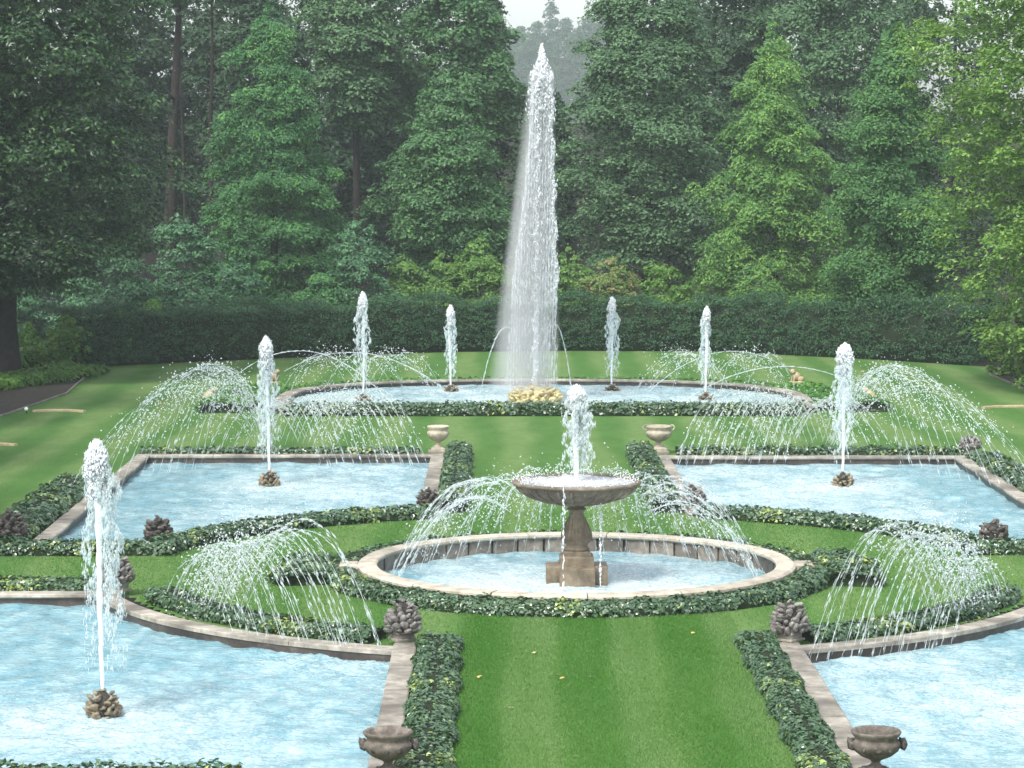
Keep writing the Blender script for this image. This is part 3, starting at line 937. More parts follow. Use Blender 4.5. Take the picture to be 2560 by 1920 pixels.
finial(-1.42, 40.95, .255, 'grey carved finial at the inner corner of the near left pool', 'lump')
finial(4.46, 40.9, .255, 'grey carved finial at the inner corner of the near right pool', 'lump', w=.52)
finial(-6.42, 45.75, .255, 'grey carved finial at the far corner of the near left pool behind its jet', 'lump')
finial(-6.5, 51.95, .24, 'dark knobbly finial at the front corner of the middle left pool', 'darklump', base=False, w=.50, h=.50)
finial(9.42, 51.1, .255, 'brown knobbly finial at the front corner of the middle right pool', 'darklump', w=.55, h=.48, base=False)
finial(-9.3, 51.6, .255, 'dark carved finial at the outer corner of the middle left pool', 'darklump', w=.6, h=.5)
finial(-1.42, 56.3, .255, 'brown carved finial in spray at the inner corner of the middle left pool', 'darklump', w=.42, h=.36)
finial(4.1, 56.5, .255, 'grey carved finial in spray at the inner corner of the middle right pool', 'lump', w=.5, h=.42)
finial(11.8, 67.3, .255, 'carved stone finial in spray at the back corner of the middle right pool', 'lump', w=.5, h=.34)

RG = 'rock mounds hiding the jet nozzles'
finial(-5.3, 36.2, .03, 'tan rock mound under the jet of the near left pool', 'wetlump', .43, .42, False, (11, 10, 9, 7, 5, 3, 1), group=RG, name='nozzle_rocks', cat='rock mound')
finial(-5.23, 62.4, .03, 'tan rock mound under the jet of the middle left pool', 'wetlump', .44, .40, False, (11, 10, 8, 5, 3, 1), group=RG, name='nozzle_rocks', cat='rock mound')
finial(8.0, 62.3, .03, 'yellowish rock mound under the jet of the middle right pool', 'wetlump', .44, .38, False, (11, 10, 8, 5, 3, 1), group=RG, name='nozzle_rocks', cat='rock mound')
for (x, y, lab) in ((-4.15, 84.7, 'small rock mound under the outer left jet of the far pool'), (-1.48, 88.4, 'small buff rock mound under the inner left jet of the far pool'),
                    (3.78, 88.37, 'small buff rock mound under the inner right jet of the far pool'), (6.58, 85.06, 'small rock mound under the outer right jet of the far pool')):
    finial(x, y, .03, lab, 'wetlump', .46, .24, False, (8, 6, 3), group=RG, name='nozzle_rocks', cat='rock mound')
finial(1.22, 84.4, .03, 'broad cream yellow rock mound at the foot of the tallest jet', 'creamlump', 1.75, .62, False, (26, 24, 20, 15, 10, 5, 1), group=RG, name='nozzle_rocks', cat='rock mound')
big = [o for o in bpy.data.objects if o.get('label', '').startswith('broad cream')][0]
for c in big.children:
    if c.name.startswith('stone'): c.scale = [s * f for s, f in zip(c.scale, (.50, .50, .40))]

# ------------------------------------------------------------------ urns


def urn(x, y, z, w, h, label, mat, handles, near=False):
    root = empty('stone_urn', (x, y, z), 0, label, 'urn', 'stone urns on the coping ends')
    R_ = w / 2
    V, Fq = join([box(0, 0, 0, w * .62, w * .62, h * .10, .01), box(0, 0, h * .10, w * .50, w * .50, h * .05, .008)])
    obj('base_block', mesh('base_block', V, Fq, M[mat], False), root)
    pr = [(0, .15 * h), (.38 * R_, .15 * h), (.40 * R_, .18 * h), (.25 * R_, .22 * h), (.17 * R_, .28 * h), (.20 * R_, .33 * h), (.34 * R_, .37 * h),
          (.62 * R_, .44 * h), (.86 * R_, .55 * h), (.98 * R_, .68 * h), (.96 * R_, .76 * h), (.84 * R_, .80 * h), (.84 * R_, .84 * h), (.96 * R_, .92 * h),
          (1.0 * R_, .97 * h), (.95 * R_, 1.0 * h), (.82 * R_, .98 * h), (.74 * R_, .86 * h), (.72 * R_, .66 * h), (.4 * R_, .52 * h), (0, .5 * h)]
    V, Fq = lathe(pr, 40)
    a = np.arctan2(V[:, 1], V[:, 0])
    m = (V[:, 2] > .40 * h) & (V[:, 2] < .74 * h)
    V[m, :2] *= (1 + .018 * np.cos(18 * a[m]))[:, None]
    obj('urn_bowl', mesh('urn_bowl', V, Fq, M[mat]), root)
    if near:
        V, Fq = lathe([(0, .60 * h), (.70 * R_, .60 * h)], 24)
        obj('soil', mesh('soil', V, Fq, M['soil']), root)
    for s in ((-1, 1) if handles else ()):
        if near:                                        # carved mask lugs
            o = obj('lug', LM['darklump'][0], root, (s * R_ * 1.02, 0, .70 * h), (0, 0, 0), (R_ * .17, R_ * .20, h * .16))
        else:
            t = np.linspace(-.3, pi + .5, 10)
            V, Fq = tube(np.c_[s * (R_ * .98 + .07 * np.sin(t)), 0 * t, .92 * h + .065 * np.cos(t)], np.full(10, .022), 7)
            obj('handle', mesh('handle', V, Fq, M[mat]), root)
    if near:
        for k in range(10):
            a = 2 * pi * k / 10 + .3
            obj('boss', LM['darklump'][k % 4], root, (R_ * .90 * cos(a), R_ * .90 * sin(a), .66 * h), (0, 0, a), (.022, .038, .05))
    return root


urn(-1.28, 31.75, .255, .60, .54, 'dark weathered urn on the coping end beside the near left pool', 'urn', True, True)
urn(4.50, 31.75, .255, .60, .54, 'lighter grey weathered urn on the coping end beside the near right pool', 'urn', True, True)
urn(-1.46, 68.2, .26, .56, .62, 'pale round urn behind the inner back corner of the middle left pool', 'urnpale', False)
urn(4.10, 68.2, .26, .66, .62, 'pale urn with scrolled handles behind the middle right pool', 'urnpale', True)
for x in (-1.46, 4.10):
    o = empty('urn_pedestal', (x, 68.2, 0), 0, 'low stone block under the pale %s urn' % ('round' if x < 0 else 'handled'), 'pedestal', 'low blocks under the pale urns')
    V, Fq = box(0, 0, 0, .5, .5, .257, .015)
    obj('block', mesh('block', V, Fq, M['coping'], False), o)

# ------------------------------------------------------------------ frogs, steps, lamp, fallen leaves


def frog(x, y, face, label):
    """squatting stone frog: body, haunches, forelegs, raised head"""
    root = empty('frog_statue', (x, y, 0), face, label, 'frog statue', 'stone frogs spouting toward the far pool')
    parts = []
    for (c, s, ry) in (((0, 0, .20), (.17, .13, .15), -.6), ((.14, 0, .36), (.115, .11, .085), -.35), ((-.10, .13, .11), (.13, .055, .10), .3), ((-.10, -.13, .11), (.13, .055, .10), .3),
                       ((.13, .09, .12), (.035, .035, .13), -.15), ((.13, -.09, .12), (.035, .035, .13), -.15), ((.14, .065, .43), (.035, .035, .035), 0), ((.14, -.065, .43), (.035, .035, .035), 0),
                       ((-.02, .16, .025), (.12, .05, .025), 0), ((-.02, -.16, .025), (.12, .05, .025), 0), ((.18, .10, .02), (.06, .04, .02), 0), ((.18, -.10, .02), (.06, .04, .02), 0)):
        V = ICO2[0] * np.array(s)
        V = np.c_[V[:, 0] * cos(ry) + V[:, 2] * sin(ry), V[:, 1], -V[:, 0] * sin(ry) + V[:, 2] * cos(ry)] + np.array(c)
        parts.append((V, ICO2[1]))
    V, Ft = join(parts)
    obj('body', mesh('body', V, Ft, M['frog']), root)
    V, Fq = lathe([(0, 0), (.27, 0), (.25, .03), (0, .035)], 14)
    obj('foot_slab', mesh('foot_slab', V, Fq, M['frog']), root)


frog(10.27, 92.6, pi + .35, 'buff stone frog on the lawn behind the right end of the far pool')
frog(11.75, 85.2, pi - .1, 'buff stone frog on the lawn right of the far pool, the nearer of two')
frog(-7.6, 92.6, -.35, 'buff stone frog on the lawn behind the left end of the far pool')
frog(-9.0, 85.2, .1, 'buff stone frog on the lawn left of the far pool, partly behind the middle jet')


def curb(path, label, mat='frog', w=.14, h=.07, name='stone_step', cat='stone step', grp='pale stone steps at the lawn edges'):
    root = empty(name, (path[0][0], path[0][1], 0), 0, label, cat, grp)
    off = np.array([path[0][0], path[0][1], 0])
    P, _ = resample(path, .12)
    V, Fs = sweep(P, [(0, 0), (0, h - .02), (.02, h), (w - .02, h), (w, h - .02), (w, 0)], 1)
    obj('slab', mesh('slab', V - off, Fs, M[mat], False), root)


curb([(-13.9, 81.5), (-13.4, 81.75), (-12.9, 81.7), (-12.4, 81.4)], 'pale curved stone step at the left edge of the lawn')
curb([(14.9, 82.5), (15.4, 82.9), (16.3, 83.0), (17.2, 82.9)], 'pale curved stone step at the right edge of the lawn')
curb([(-13.6, 71.8), (-13.1, 71.9), (-12.75, 71.6)], 'pale stone step at the left picture edge before the curved one')
curb([(-17.2, 60), (-15.6, 72), (-14.5, 81), (-13.9, 88), (-14.4, 96)], 'narrow stone edging between the lawn and the left bed', 'wall', .07, .06, 'bed_edging', 'edging', 'stone edgings of the beds')
curb([(19.5, 60), (18.2, 78), (17.5, 86), (17.5, 96), (18.2, 99)], 'narrow stone edging between the lawn and the right bed', 'wall', .07, .06, 'bed_edging', 'edging', 'stone edgings of the beds')
lampo = empty('garden_light', (-14.05, 81.1, 0), 0, 'small white spotlight on a stake at the left lawn edge', 'garden light')
V, Fq = lathe([(0, 0), (.012, 0), (.012, .1), (0, .1)], 8)
obj('stake', mesh('stake', V, Fq, M['bark']), lampo)
wm, nt, N_, L_, out = new_mat('white_lamp_glass')
b = N_.new("ShaderNodeBsdfPrincipled"); b.inputs['Base Color'].default_value = (.85, .85, .82, 1); b.inputs['Roughness'].default_value = .25
L_.new(b.outputs[0], out.inputs[0])
obj('globe', mesh('globe', ICO2[0] * .06 + np.array([0, 0, .14]), ICO2[1], wm), lampo)

lm_, nt, N_, L_, out = new_mat('dry_leaf')
oi = N_.new("ShaderNodeObjectInfo"); rp = ramp(N_, [(0, (.42, .33, .08)), (.5, (.42, .24, .12)), (1, (.50, .42, .22))])
L_.new(oi.outputs['Random'], rp.inputs[0])
b = N_.new("ShaderNodeBsdfPrincipled"); L_.new(rp.outputs[0], b.inputs['Base Color']); b.inputs['Roughness'].default_value = .7
L_.new(b.outputs[0], out.inputs[0])
V, Ft, _ = ivy_leaves(np.zeros((1, 3)), np.array([[0, .1, 1.0]]), .085, np.zeros(1))
leafme = mesh('fallen_leaf', V, Ft, lm_, False)
for i, (lx, ly) in enumerate(((-.24, 38.2), (.57, 40.1), (.87, 38.35), (.93, 38.1), (1.35, 38.2), (1.62, 43.6), (3.05, 41.8), (3.3, 34.2), (.2, 36.0), (-5.6, 59.2 + 10), (10.5, 95), (12.4, 93), (13.1, 97), (14.5, 91), (15.3, 94), (-9.5, 99), (-10.4, 84), (-11.2, 89), (12.8, 88), (14.9, 98))):
    o = obj('fallen_leaf', leafme, None, (lx, ly, .045 + float(lawn_z(lx, ly))), (RNG.uniform(-.3, .3), RNG.uniform(-.3, .3), RNG.uniform(0, 6)), (1, 1, 1) if ly < 60 else (1.5, 1.5, 1.5))
    tag(o, ['yellow fallen leaf near the left ivy border of the central lawn', 'tan fallen leaf, farthest of the cluster on the central lawn', 'small fallen leaf, upper of a close pair on the central lawn', 'small fallen leaf, lower of a close pair on the central lawn', 'tan fallen leaf right of the close pair on the central lawn',
            'single fallen leaf on the central lawn just before the basin ivy', 'fallen leaf near the finial at the right of the central lawn', 'fallen leaf low on the right part of the central lawn', 'fallen leaf low on the left part of the central lawn', 'fallen leaf on the strip behind the middle left pool'][i] if i < 10 else 'small yellowish fallen leaf far out on the side lawn', 'fallen leaf', 'fallen leaves scattered on the lawn')


# ------------------------------------------------------------------ water in the air


def jet(x, y, z0, z1, label, hw=.40, core=.05, n=1500, lean=0.0, thick=1.0, seed=0):
    """vertical jet: solid core, foaming head, loose water falling back in strings"""
    r = np.random.default_rng(seed)
    H = z1 - z0
    root = empty('water_jet', (x, y, z0), 0, label, 'water jet', 'upright water jets in the pools')
    zz = np.linspace(0, H * .93, 46)
    wob = np.c_[r.normal(0, .006, 46).cumsum() * .5 + lean * zz / H, r.normal(0, .006, 46).cumsum() * .5]
    rad = core * (0.62 + .75 * (zz / H)) * (1 + .22 * r.normal(size=46) * (zz / H))
    V, Fq = tube(np.c_[wob, zz], np.maximum(rad, .012), 8)
    obj('core_stream', mesh('core_stream', V, Fq, M['drop']), root)
    # head: lumps of foam under a domed top
    parts = []
    nh = int(n * .8)
    t = r.beta(1.6, 2.2, nh) * .24                     # share of the height below the top
    w = hw * .43 * np.clip(np.sqrt(t / .07), .12, 1) * (1 - .25 * (t > .14)) * r.uniform(.7, 1.15, nh)
    ang = r.uniform(0, 2 * pi, nh); rr_ = w * np.sqrt(r.random(nh))
    C = np.c_[lean + rr_ * np.cos(ang), rr_ * np.sin(ang), H * (1 - t) - r.uniform(0, .03, nh)]
    Vh, Fh = drops(C, np.tile([0, 0, 1.], (nh, 1)) + r.normal(0, .4, (nh, 3)), r.uniform(.04, .15, nh) * thick, r.uniform(.008, .027, nh) * thick)
    obj('foam_head', mesh('foam_head', Vh, Fh, M['drop']), root)
    # falling strings: clumps drift round the core
    ns = 11
    Cs, As, Ls, Rs = [], [], [], []
    for k in range(ns):
        a = r.uniform(0, 2 * pi); ro = hw * r.uniform(.2, .66); m = int(n * .075)
        t = np.sort(r.beta(1.2, 1.9, m)) * .86 + .08
        sp = (1 + .35 * t) * np.clip((t + .02) / .22, .35, 1)
        wav = .05 * np.sin(t * r.uniform(14, 30) + r.uniform(0, 6)) + .03 * np.sin(t * 61 + k)
        Cs.append(np.c_[lean * (1 - t) + cos(a) * ro * sp + wav + r.normal(0, .022, m), sin(a) * ro * sp + r.normal(0, .022, m), H * (1 - t)])
        As.append(np.tile([0, 0, 1.], (m, 1)) + r.normal(0, .2, (m, 3)))
        Ls.append(r.uniform(.03, .15, m)); Rs.append(r.gamma(2.2, .0042, m).clip(.003, .024) * (1.25 - .6 * t))
    V, Ft = drops(np.concatenate(Cs), np.concatenate(As), np.concatenate(Ls) * thick, np.concatenate(Rs) * thick)
    obj('falling_drops', mesh('falling_drops', V, Ft, M['stream']), root)
    return root


jet(-5.3, 36.2, .42, 3.80, 'nearest upright water jet at the left, from the near left pool', .36, .042, 5200, -.04, .82, 3)
jet(-5.23, 62.4, .38, 3.49, 'upright water jet of the middle left pool', .32, .045, 2200, -.05, 1.2, 4)
jet(8.0, 62.3, .38, 3.34, 'upright water jet of the middle right pool', .42, .045, 2400, .02, 1.2, 5)
jet(-4.15, 84.7, .2, 3.44, 'outer left upright jet of the far pool', .30, .04, 1500, 0, 1.35, 6)
jet(-1.48, 88.4, .2, 2.83, 'inner left upright jet of the far pool', .26, .045, 1300, 0, 1.4, 7)
jet(3.78, 88.37, .2, 3.10, 'inner right upright jet of the far pool', .24, .045, 1600, 0, 1.4, 8)
jet(6.58, 85.06, .2, 2.97, 'outer right upright jet of the far pool', .24, .045, 1400, 0.02, 1.4, 9)
jet(BX, BY - .15, 1.88, 3.57, 'broad foaming water jet rising from the stone bowl', .34, .06, 3600, 0, 1.0, 10)


def great_jet():
    r = np.random.default_rng(21)
    x, y, H = 1.20, 84.4, 11.05
    root = empty('great_water_jet', (x, y, .05), 0, 'tallest white water plume rising from the cream rocks at the centre', 'water jet')
    zz = np.linspace(.5, H - .8, 90)
    wob = np.c_[.02 * np.cumsum(r.normal(0, .35, 90)) * (zz / H), .02 * np.cumsum(r.normal(0, .3, 90)) * (zz / H)]
    V, Fq = tube(np.c_[wob + np.c_[.18 * zz / H, 0 * zz], zz], .075 * (1 + .35 * np.abs(r.normal(size=90)) * (zz / H)), 8)
    obj('core_stream', mesh('core_stream', V, Fq, M['drop']), root)
    n = 5200
    t = r.beta(1.5, 1.5, n) * 2.3
    prof = np.interp(t, [0, .2, .55, .9, 1.4, 2.3], [.02, .06, .13, .25, .31, .32])
    a = r.uniform(0, 2 * pi, n); q = prof * np.sqrt(r.random(n)) * (1 + .25 * r.normal(size=n))
    C = np.c_[.22 + q * np.cos(a), q * np.sin(a), H - t]
    V, Ft = drops(C, np.tile([0, 0, 1.], (n, 1)) + r.normal(0, .3, (n, 3)), r.uniform(.05, .2, n), r.uniform(.010, .032, n))
    obj('foam_head', mesh('foam_head', V, Ft, M['drop']), root)
    # falling curtain drifting to the left
    n = 26000
    t = r.beta(1.05, 1.5, n)                           # 0 top, 1 bottom
    left = np.interp(t, [0, .15, .4, .65, 1], [.28, .31, .50, .78, .95]); right = np.interp(t, [0, .15, .4, .65, 1], [.32, .35, .44, .60, .70])
    u = r.uniform(-1, 1, n)
    u = np.sign(u) * np.abs(u) ** .72
    cx = .22 * (1 - t)
    X = cx + np.where(u < 0, u * left, u * right)
    Yd = r.normal(0, .3, n) * (.5 + t)
    # vertical strings: quantise part of the drops onto threads
    th = r.random(n) < .45
    X[th] = cx[th] + np.round((X[th] - cx[th]) / .085) * .085 + r.normal(0, .008, th.sum())
    C = np.c_[X, Yd, (H - 1.0) * (1 - t) + .1]
    keep = (C[:, 2] > 3) | (r.random(n) < .30)
    C = C[keep]; m = len(C)
    V, Ft = drops(C, np.tile([0.03, 0, 1.], (m, 1)) + r.normal(0, .08, (m, 3)), r.uniform(.06, .34, m), r.uniform(.002, .0072, m))
    obj('falling_curtain', mesh('falling_curtain', V, Ft, M['drop']), root)
    # bright ragged string on the right and over the core
    n = 2600
    z = r.uniform(.6, H - 1, n); t = 1 - z / H
    side = r.random(n) < .5
    X = np.where(side, np.interp(t, [0, .15, .4, .65, 1], [.48, .50, .56, .66, .68]) + .05 * np.sin(z * 5), .12 * (1 - t) + .06 * np.sin(z * 7)) + r.normal(0, .035, n)
    k = (~side) | (z > 3.2)
    C = np.c_[X, r.normal(0, .1, n) - .3, z][k]
    V, Ft = drops(C, np.tile([0, 0, 1.], (len(C), 1)) + r.normal(0, .35, (len(C), 3)), r.uniform(.06, .2, len(C)), r.uniform(.01, .026, len(C)))
    obj('bright_strings', mesh('bright_strings', V, Ft, M['drop']), root)
    # mist: a real volume of fine droplets
    m_, nt, N, L, out = new_mat('fine_mist')
    g = N.new("ShaderNodeTexCoord")
    mp = N.new("ShaderNodeMapping"); mp.inputs['Scale'].default_value = (3.2, 3.2, .35)
    L.new(g.outputs['Object'], mp.inputs[0])
    nn = noise(N, L, mp.outputs[0], 1.6, 3, .6)
    mr = N.new("ShaderNodeMapRange"); mr.inputs[1].default_value = .34; mr.inputs[2].default_value = .72; mr.inputs[3].default_value = .8; mr.inputs[4].default_value = 3.0
    L.new(nn.outputs[0], mr.inputs[0])
    pv = N.new("ShaderNodeVolumePrincipled")
    pv.inputs['Color'].default_value = (.93, .95, .97, 1); pv.inputs['Anisotropy'].default_value = .1
    sx = N.new("ShaderNodeSeparateXYZ"); L.new(g.outputs['Object'], sx.inputs[0])
    def mth(op, a_, b_=None, c_=None):
        q_ = N.new("ShaderNodeMath"); q_.operation = op
        for i_, v_ in enumerate((a_, b_, c_)):
            if v_ is None: continue
            if isinstance(v_, (int, float)): q_.inputs[i_].default_value = v_
            else: L.new(v_, q_.inputs[i_])
        return q_.outputs[0]
    cxn = mth('MULTIPLY_ADD', sx.outputs[2], .055, -.36)           # the plume leans a little with height
    dx_ = mth('SUBTRACT', sx.outputs[0], cxn)
    r2_ = mth('ADD', mth('MULTIPLY', dx_, dx_), mth('MULTIPLY', sx.outputs[1], sx.outputs[1]))
    Rz = mth('MULTIPLY_ADD', sx.outputs[2], -.078, 1.22)
    fall = mth('SUBTRACT', 1.0, mth('DIVIDE', r2_, mth('MULTIPLY', Rz, Rz)))
    fall = mth('MAXIMUM', fall, 0.0)
    low = N.new("ShaderNodeMapRange"); low.inputs[1].default_value = .3; low.inputs[2].default_value = 4.5; low.inputs[3].default_value = .45; low.inputs[4].default_value = 1.0
    L.new(sx.outputs[2], low.inputs[0])
    dens = mth('MULTIPLY', mth('MULTIPLY', fall, mr.outputs[0]), low.outputs[0])
    L.new(dens, pv.inputs['Density']); L.new(pv.outputs[0], out.inputs['Volume'])
    V, Fq = lathe([(0, .35), (1.2, .4), (1.1, 2.0), (1.0, 3.6), (.86, 5.2), (.70, 6.8), (.58, 8.2), (.46, 9.4), (.38, 10.2), (0, 10.5)], 20)
    V[:, 0] += -.36 + .055 * V[:, 2]
    V[:, :2] *= 1.08
    mo = obj('mist', mesh('mist', V, Fq, m_), root)
    mo['kind'] = 'stuff'
    m_.cycles.volume_step_rate = 1.0 if hasattr(m_, 'cycles') and hasattr(m_.cycles, 'volume_step_rate') else None


great_jet()


def arc_pts(p0, p1, h, n, t0=0.0, t1=1.0):
    t = np.linspace(t0, t1, n)
    p0, p1 = np.array(p0, float), np.array(p1, float)
    P = p0 + (p1 - p0) * t[:, None]
    P[:, 2] += 4 * h * t * (1 - t)
    return t, P


def stream(r, p0, p1, h, beads=60, rad=.012, blen=.16, loose=.02, t0=0.0, t1=1.0):
    t = np.sort(r.uniform(t0, t1, beads))
    p0, p1 = np.array(p0, float), np.array(p1, float)
    P = p0 + (p1 - p0) * t[:, None]
    P[:, 2] += 4 * h * t * (1 - t)
    D = np.tile(p1 - p0, (beads, 1)); D[:, 2] += 4 * h * (1 - 2 * t)
    P += r.normal(0, 1, P.shape) * loose * (.25 + t)[:, None]
    return drops(P, D, r.uniform(.35, 1.4, beads) * blen, r.gamma(4, .22, beads).clip(.3, 1.8) * rad)


def fan(label, streams, mat='stream', spray=None, seed=1, name='water_arcs', group='fans of arching water streams'):
    r = np.random.default_rng(seed)
    root = empty(name, (streams[0]['p0'][0], streams[0]['p0'][1], 0), 0, label, 'water arcs', group)
    off = np.array([streams[0]['p0'][0], streams[0]['p0'][1], 0])
    for s in streams:
        V, Ft = stream(r, **s)
        P2 = arc_pts(s['p0'], s['p1'], s['h'], 26, max(s.get('t0', 0), .0), 1)[1] - off
        k = len(P2)
        V2, F2 = tube(P2, .0034 * (1 + .5 * r.normal(size=k)).clip(.3, 2), 4)
        n0 = len(V)
        o = obj('water_stream', mesh('water_stream', np.concatenate([V - off, V2]), [Ft, F2 + n0], M[mat]), root)
        o['kind'] = 'stuff'
    if spray:
        C, A, L, R = spray(r)
        V, Ft = drops(C, A, L, R)
        o = obj('spray', mesh('spray', V - off, Ft, M['spray']), root)
        o['kind'] = 'stuff'
    return root


def fan_set(o, lands, hs, beads, rad, blen, loose, jitter, r):
    out = []
    for (l, h) in zip(lands, hs):
        out.append(dict(p0=tuple(np.array(o) + r.normal(0, jitter, 3) * np.array([1, 1, .1])), p1=tuple(l), h=h, beads=beads, rad=rad, blen=blen, loose=loose))
    return out


def arc_spray(o, lands, hs, n, t0, t1, spread, rad):
    def f(r):
        i = r.integers(0, len(lands), n)
        t = r.uniform(t0, t1, n)
        P0 = np.array(o, float); P1 = np.array(lands, float)[i]; h = np.array(hs)[i] * r.uniform(.8, 1.03, n)
        P = P0 + (P1 - P0) * t[:, None]
        P[:, 2] += 4 * h * t * (1 - t)
        P += r.normal(0, spread, P.shape)
        P[:, 2] = np.maximum(P[:, 2], .2)
        return P, r.normal(size=(n, 3)) + np.array([0, 0, .8]), r.uniform(.02, .07, n), r.gamma(3, .33, n).clip(.3, 2.2) * rad
    return f


rr0 = np.random.default_rng(5)
# near left: thrown from the ivy at the left over the round lawn, landing in the inner corner of the pool
for sg, seed, lab in ((-1, 31, 'fan of water arcs falling into the inner corner of the near left pool'), (1, 32, 'fan of water arcs falling into the inner corner of the near right pool')):
    mx = lambda x: x if sg < 0 else 3.05 - x
    ns = 20
    ring = lambda xx, rad: CY - sqrt(rad ** 2 - (xx - CX) ** 2)
    S, lands, hs = [], [], []
    for i in range(ns):                               # the nozzles stand in a row in the curved ivy
        u = i / (ns - 1)
        xo, xl = -5.45 + 1.45 * u + rr0.normal(0, .07), -3.95 + 2.32 * u + rr0.normal(0, .05)
        oo = (mx(xo), ring(xo, 7.7), .3)
        l = (mx(xl), ring(xl, 8.5) - .1, .08)
        h = (.95 + .85 * u ** .7) * rr0.uniform(.90, 1.05)
        S.append(dict(p0=oo, p1=l, h=h, beads=int(rr0.uniform(60, 105)), rad=.0085 * rr0.uniform(.75, 1.2), blen=.17, loose=.02)); lands.append(l); hs.append(h)
    o = (mx(-4.8), 43.7, .3)
    fan(lab, S, 'stream', arc_spray(o, lands, hs, 1900, .03, .62, .24, .009), seed)
# middle pools: outer back corners
for sg, seed, lab in ((-1, 33, 'fan of water arcs over the outer edge of the middle left pool'), (1, 34, 'fan of water arcs over the outer edge of the middle right pool')):
    mx = lambda x: x if sg < 0 else 2.75 - x
    ns = 16
    lands = [(mx(-7.2 - 2.2 * i / (ns - 1)), 66.0 - 7.5 * i / (ns - 1), .15) for i in range(ns)]
    hs = [1.6 + .75 * math.sin(pi * (i + 2) / (ns + 3)) for i in range(ns)]
    o = (mx(-5.9), 69.5, .3)
    S = fan_set(o, lands, hs, 62, .0118, .22, .03, .2, rr0)
    fan(lab, S, 'stream', arc_spray(o, lands, hs, 1500, .15, .85, .16, .012), seed)
    # inner back: behind the pool, falling toward its inner corner
    ns = 14
    lands = [(mx(-4.3 + 2.6 * i / (ns - 1)), 66.4, .12) for i in range(ns)] + [(mx(-7.2 + .3 * i), 67.5, .3) for i in range(5)]
    hs = [1.35 + .25 * i / ns for i in range(ns)] + [1.25, 1.2, 1.1, 1.1, 1.0]
    o = (mx(-5.1), 71.0, .3)
    S = fan_set(o, lands, hs, 62, .0118, .28, .025, .15, rr0)
    for i in range(ns):
        S[i]['p0'] = (mx(-6.0 + 1.9 * i / (ns - 1)), 69.9, .3)
    fan('fan of water arcs falling over the back coping into the middle %s pool' % ('left' if sg < 0 else 'right'), S, 'stream', arc_spray(o, lands, hs, 1600, .2, .95, .16, .012), seed + 10)
    # far pool dome
    lands = [(mx(-4.3 + 2.6 * cos(a)), 87.0 + 1.8 * sin(a), .12) for a in np.linspace(-.5, pi + .5, 9)]
    hs = [.95 + .25 * abs(cos(a)) for a in np.linspace(-.5, pi + .5, 9)]
    o = (mx(-4.4), 88.0, .2)
    S = fan_set(o, lands, hs, 34, .011, .2, .04, .5, rr0)
    fan('low dome of water arcs over the %s end of the far pool' % ('left' if sg < 0 else 'right'), S, 'stream', arc_spray(o, lands, hs, 900, .25, .9, .2, .013), seed + 20)
# ring of arcs from the pedestal out to the basin wall
for sg, seed, lab in ((-1, 61, 'ring of thin water arcs falling inside the left half of the basin'), (1, 62, 'ring of thin water arcs falling inside the right half of the basin')):
    S, lands, hs = [], [], []
    for i in range(23):
        a = radians(93 + i * 4.4 + rr0.normal(0, .8)) if sg < 0 else radians(87 - i * 4.4 + rr0.normal(0, .8))
        R_ = 3.2 + .2 * ((i * 7) % 3) / 3
        l = (BX + R_ * cos(a), BY + R_ * sin(a) - .1, .12)
        p0 = (BX + .55 * cos(a), BY + .55 * sin(a), .5)
        h = (1.42 + .2 * sin(i * 1.7)) * rr0.uniform(.9, 1.06)
        S.append(dict(p0=p0, p1=l, h=h, beads=52, rad=.0088, blen=.17, loose=.02, t0=.42 if i % 3 else .25)); lands.append(l); hs.append(h)
    fan(lab, S, 'stream', arc_spray((BX, BY, .5), lands, hs, 1300, .42, .9, .16, .009), seed)
# single high arcs: frogs and the pair beside the great jet
SG = 'single arching water streams'
for (p0, p1, h, lab, bd) in (
        ((-7.2, 92.5, .4), (-1.7, 88.6, .1), .90, 'long thin water arc from the rear left frog', 300),
        ((-8.65, 85.2, .4), (-3.4, 84.9, .1), 1.35, 'long thin water arc from the front left frog', 300),
        ((10.05, 92.5, .4), (5.0, 88.0, .1), .95, 'long thin water arc from the rear right frog', 300),
        ((11.55, 85.2, .4), (6.0, 84.9, .1), .85, 'long thin water arc from the front right frog', 300),
        ((1.15, 84.8, .3), (-.52, 84.9, .1), 2.15, 'steep thin water arc left of the tallest jet', 260),
        ((1.28, 84.8, .3), (2.4, 84.9, .1), 2.25, 'steep thin water arc right of the tallest jet', 260)):
    fan(lab, [dict(p0=p0, p1=p1, h=h, beads=bd, rad=.013, blen=.18, loose=.008)], 'stream', None, int(abs(p0[0] * 10)), name='water_arc', group=SG)
# drips from the bowl
for (dx, dy, z1, lab) in ((-.26, -1.12, 1.9, 'string of drops dripping from the front of the bowl'), (.40, -.62, 1.62, 'string of drops falling right of the pedestal column')):
    r = np.random.default_rng(int(dx * 100) + 90)
    m = 70
    z = r.uniform(.12, z1, m)
    C = np.c_[r.normal(0, .010, m), r.normal(0, .010, m), z]
    root = empty('water_drips', (BX + dx, BY - .15 + dy, 0), 0, lab, 'water drips', 'strings of drops below the bowl')
    V, Ft = drops(C, np.tile([0, 0, 1.], (m, 1)), r.uniform(.03, .12, m), r.uniform(.008, .018, m))
    obj('drops', mesh('drops', V, Ft, M['drop']), root)
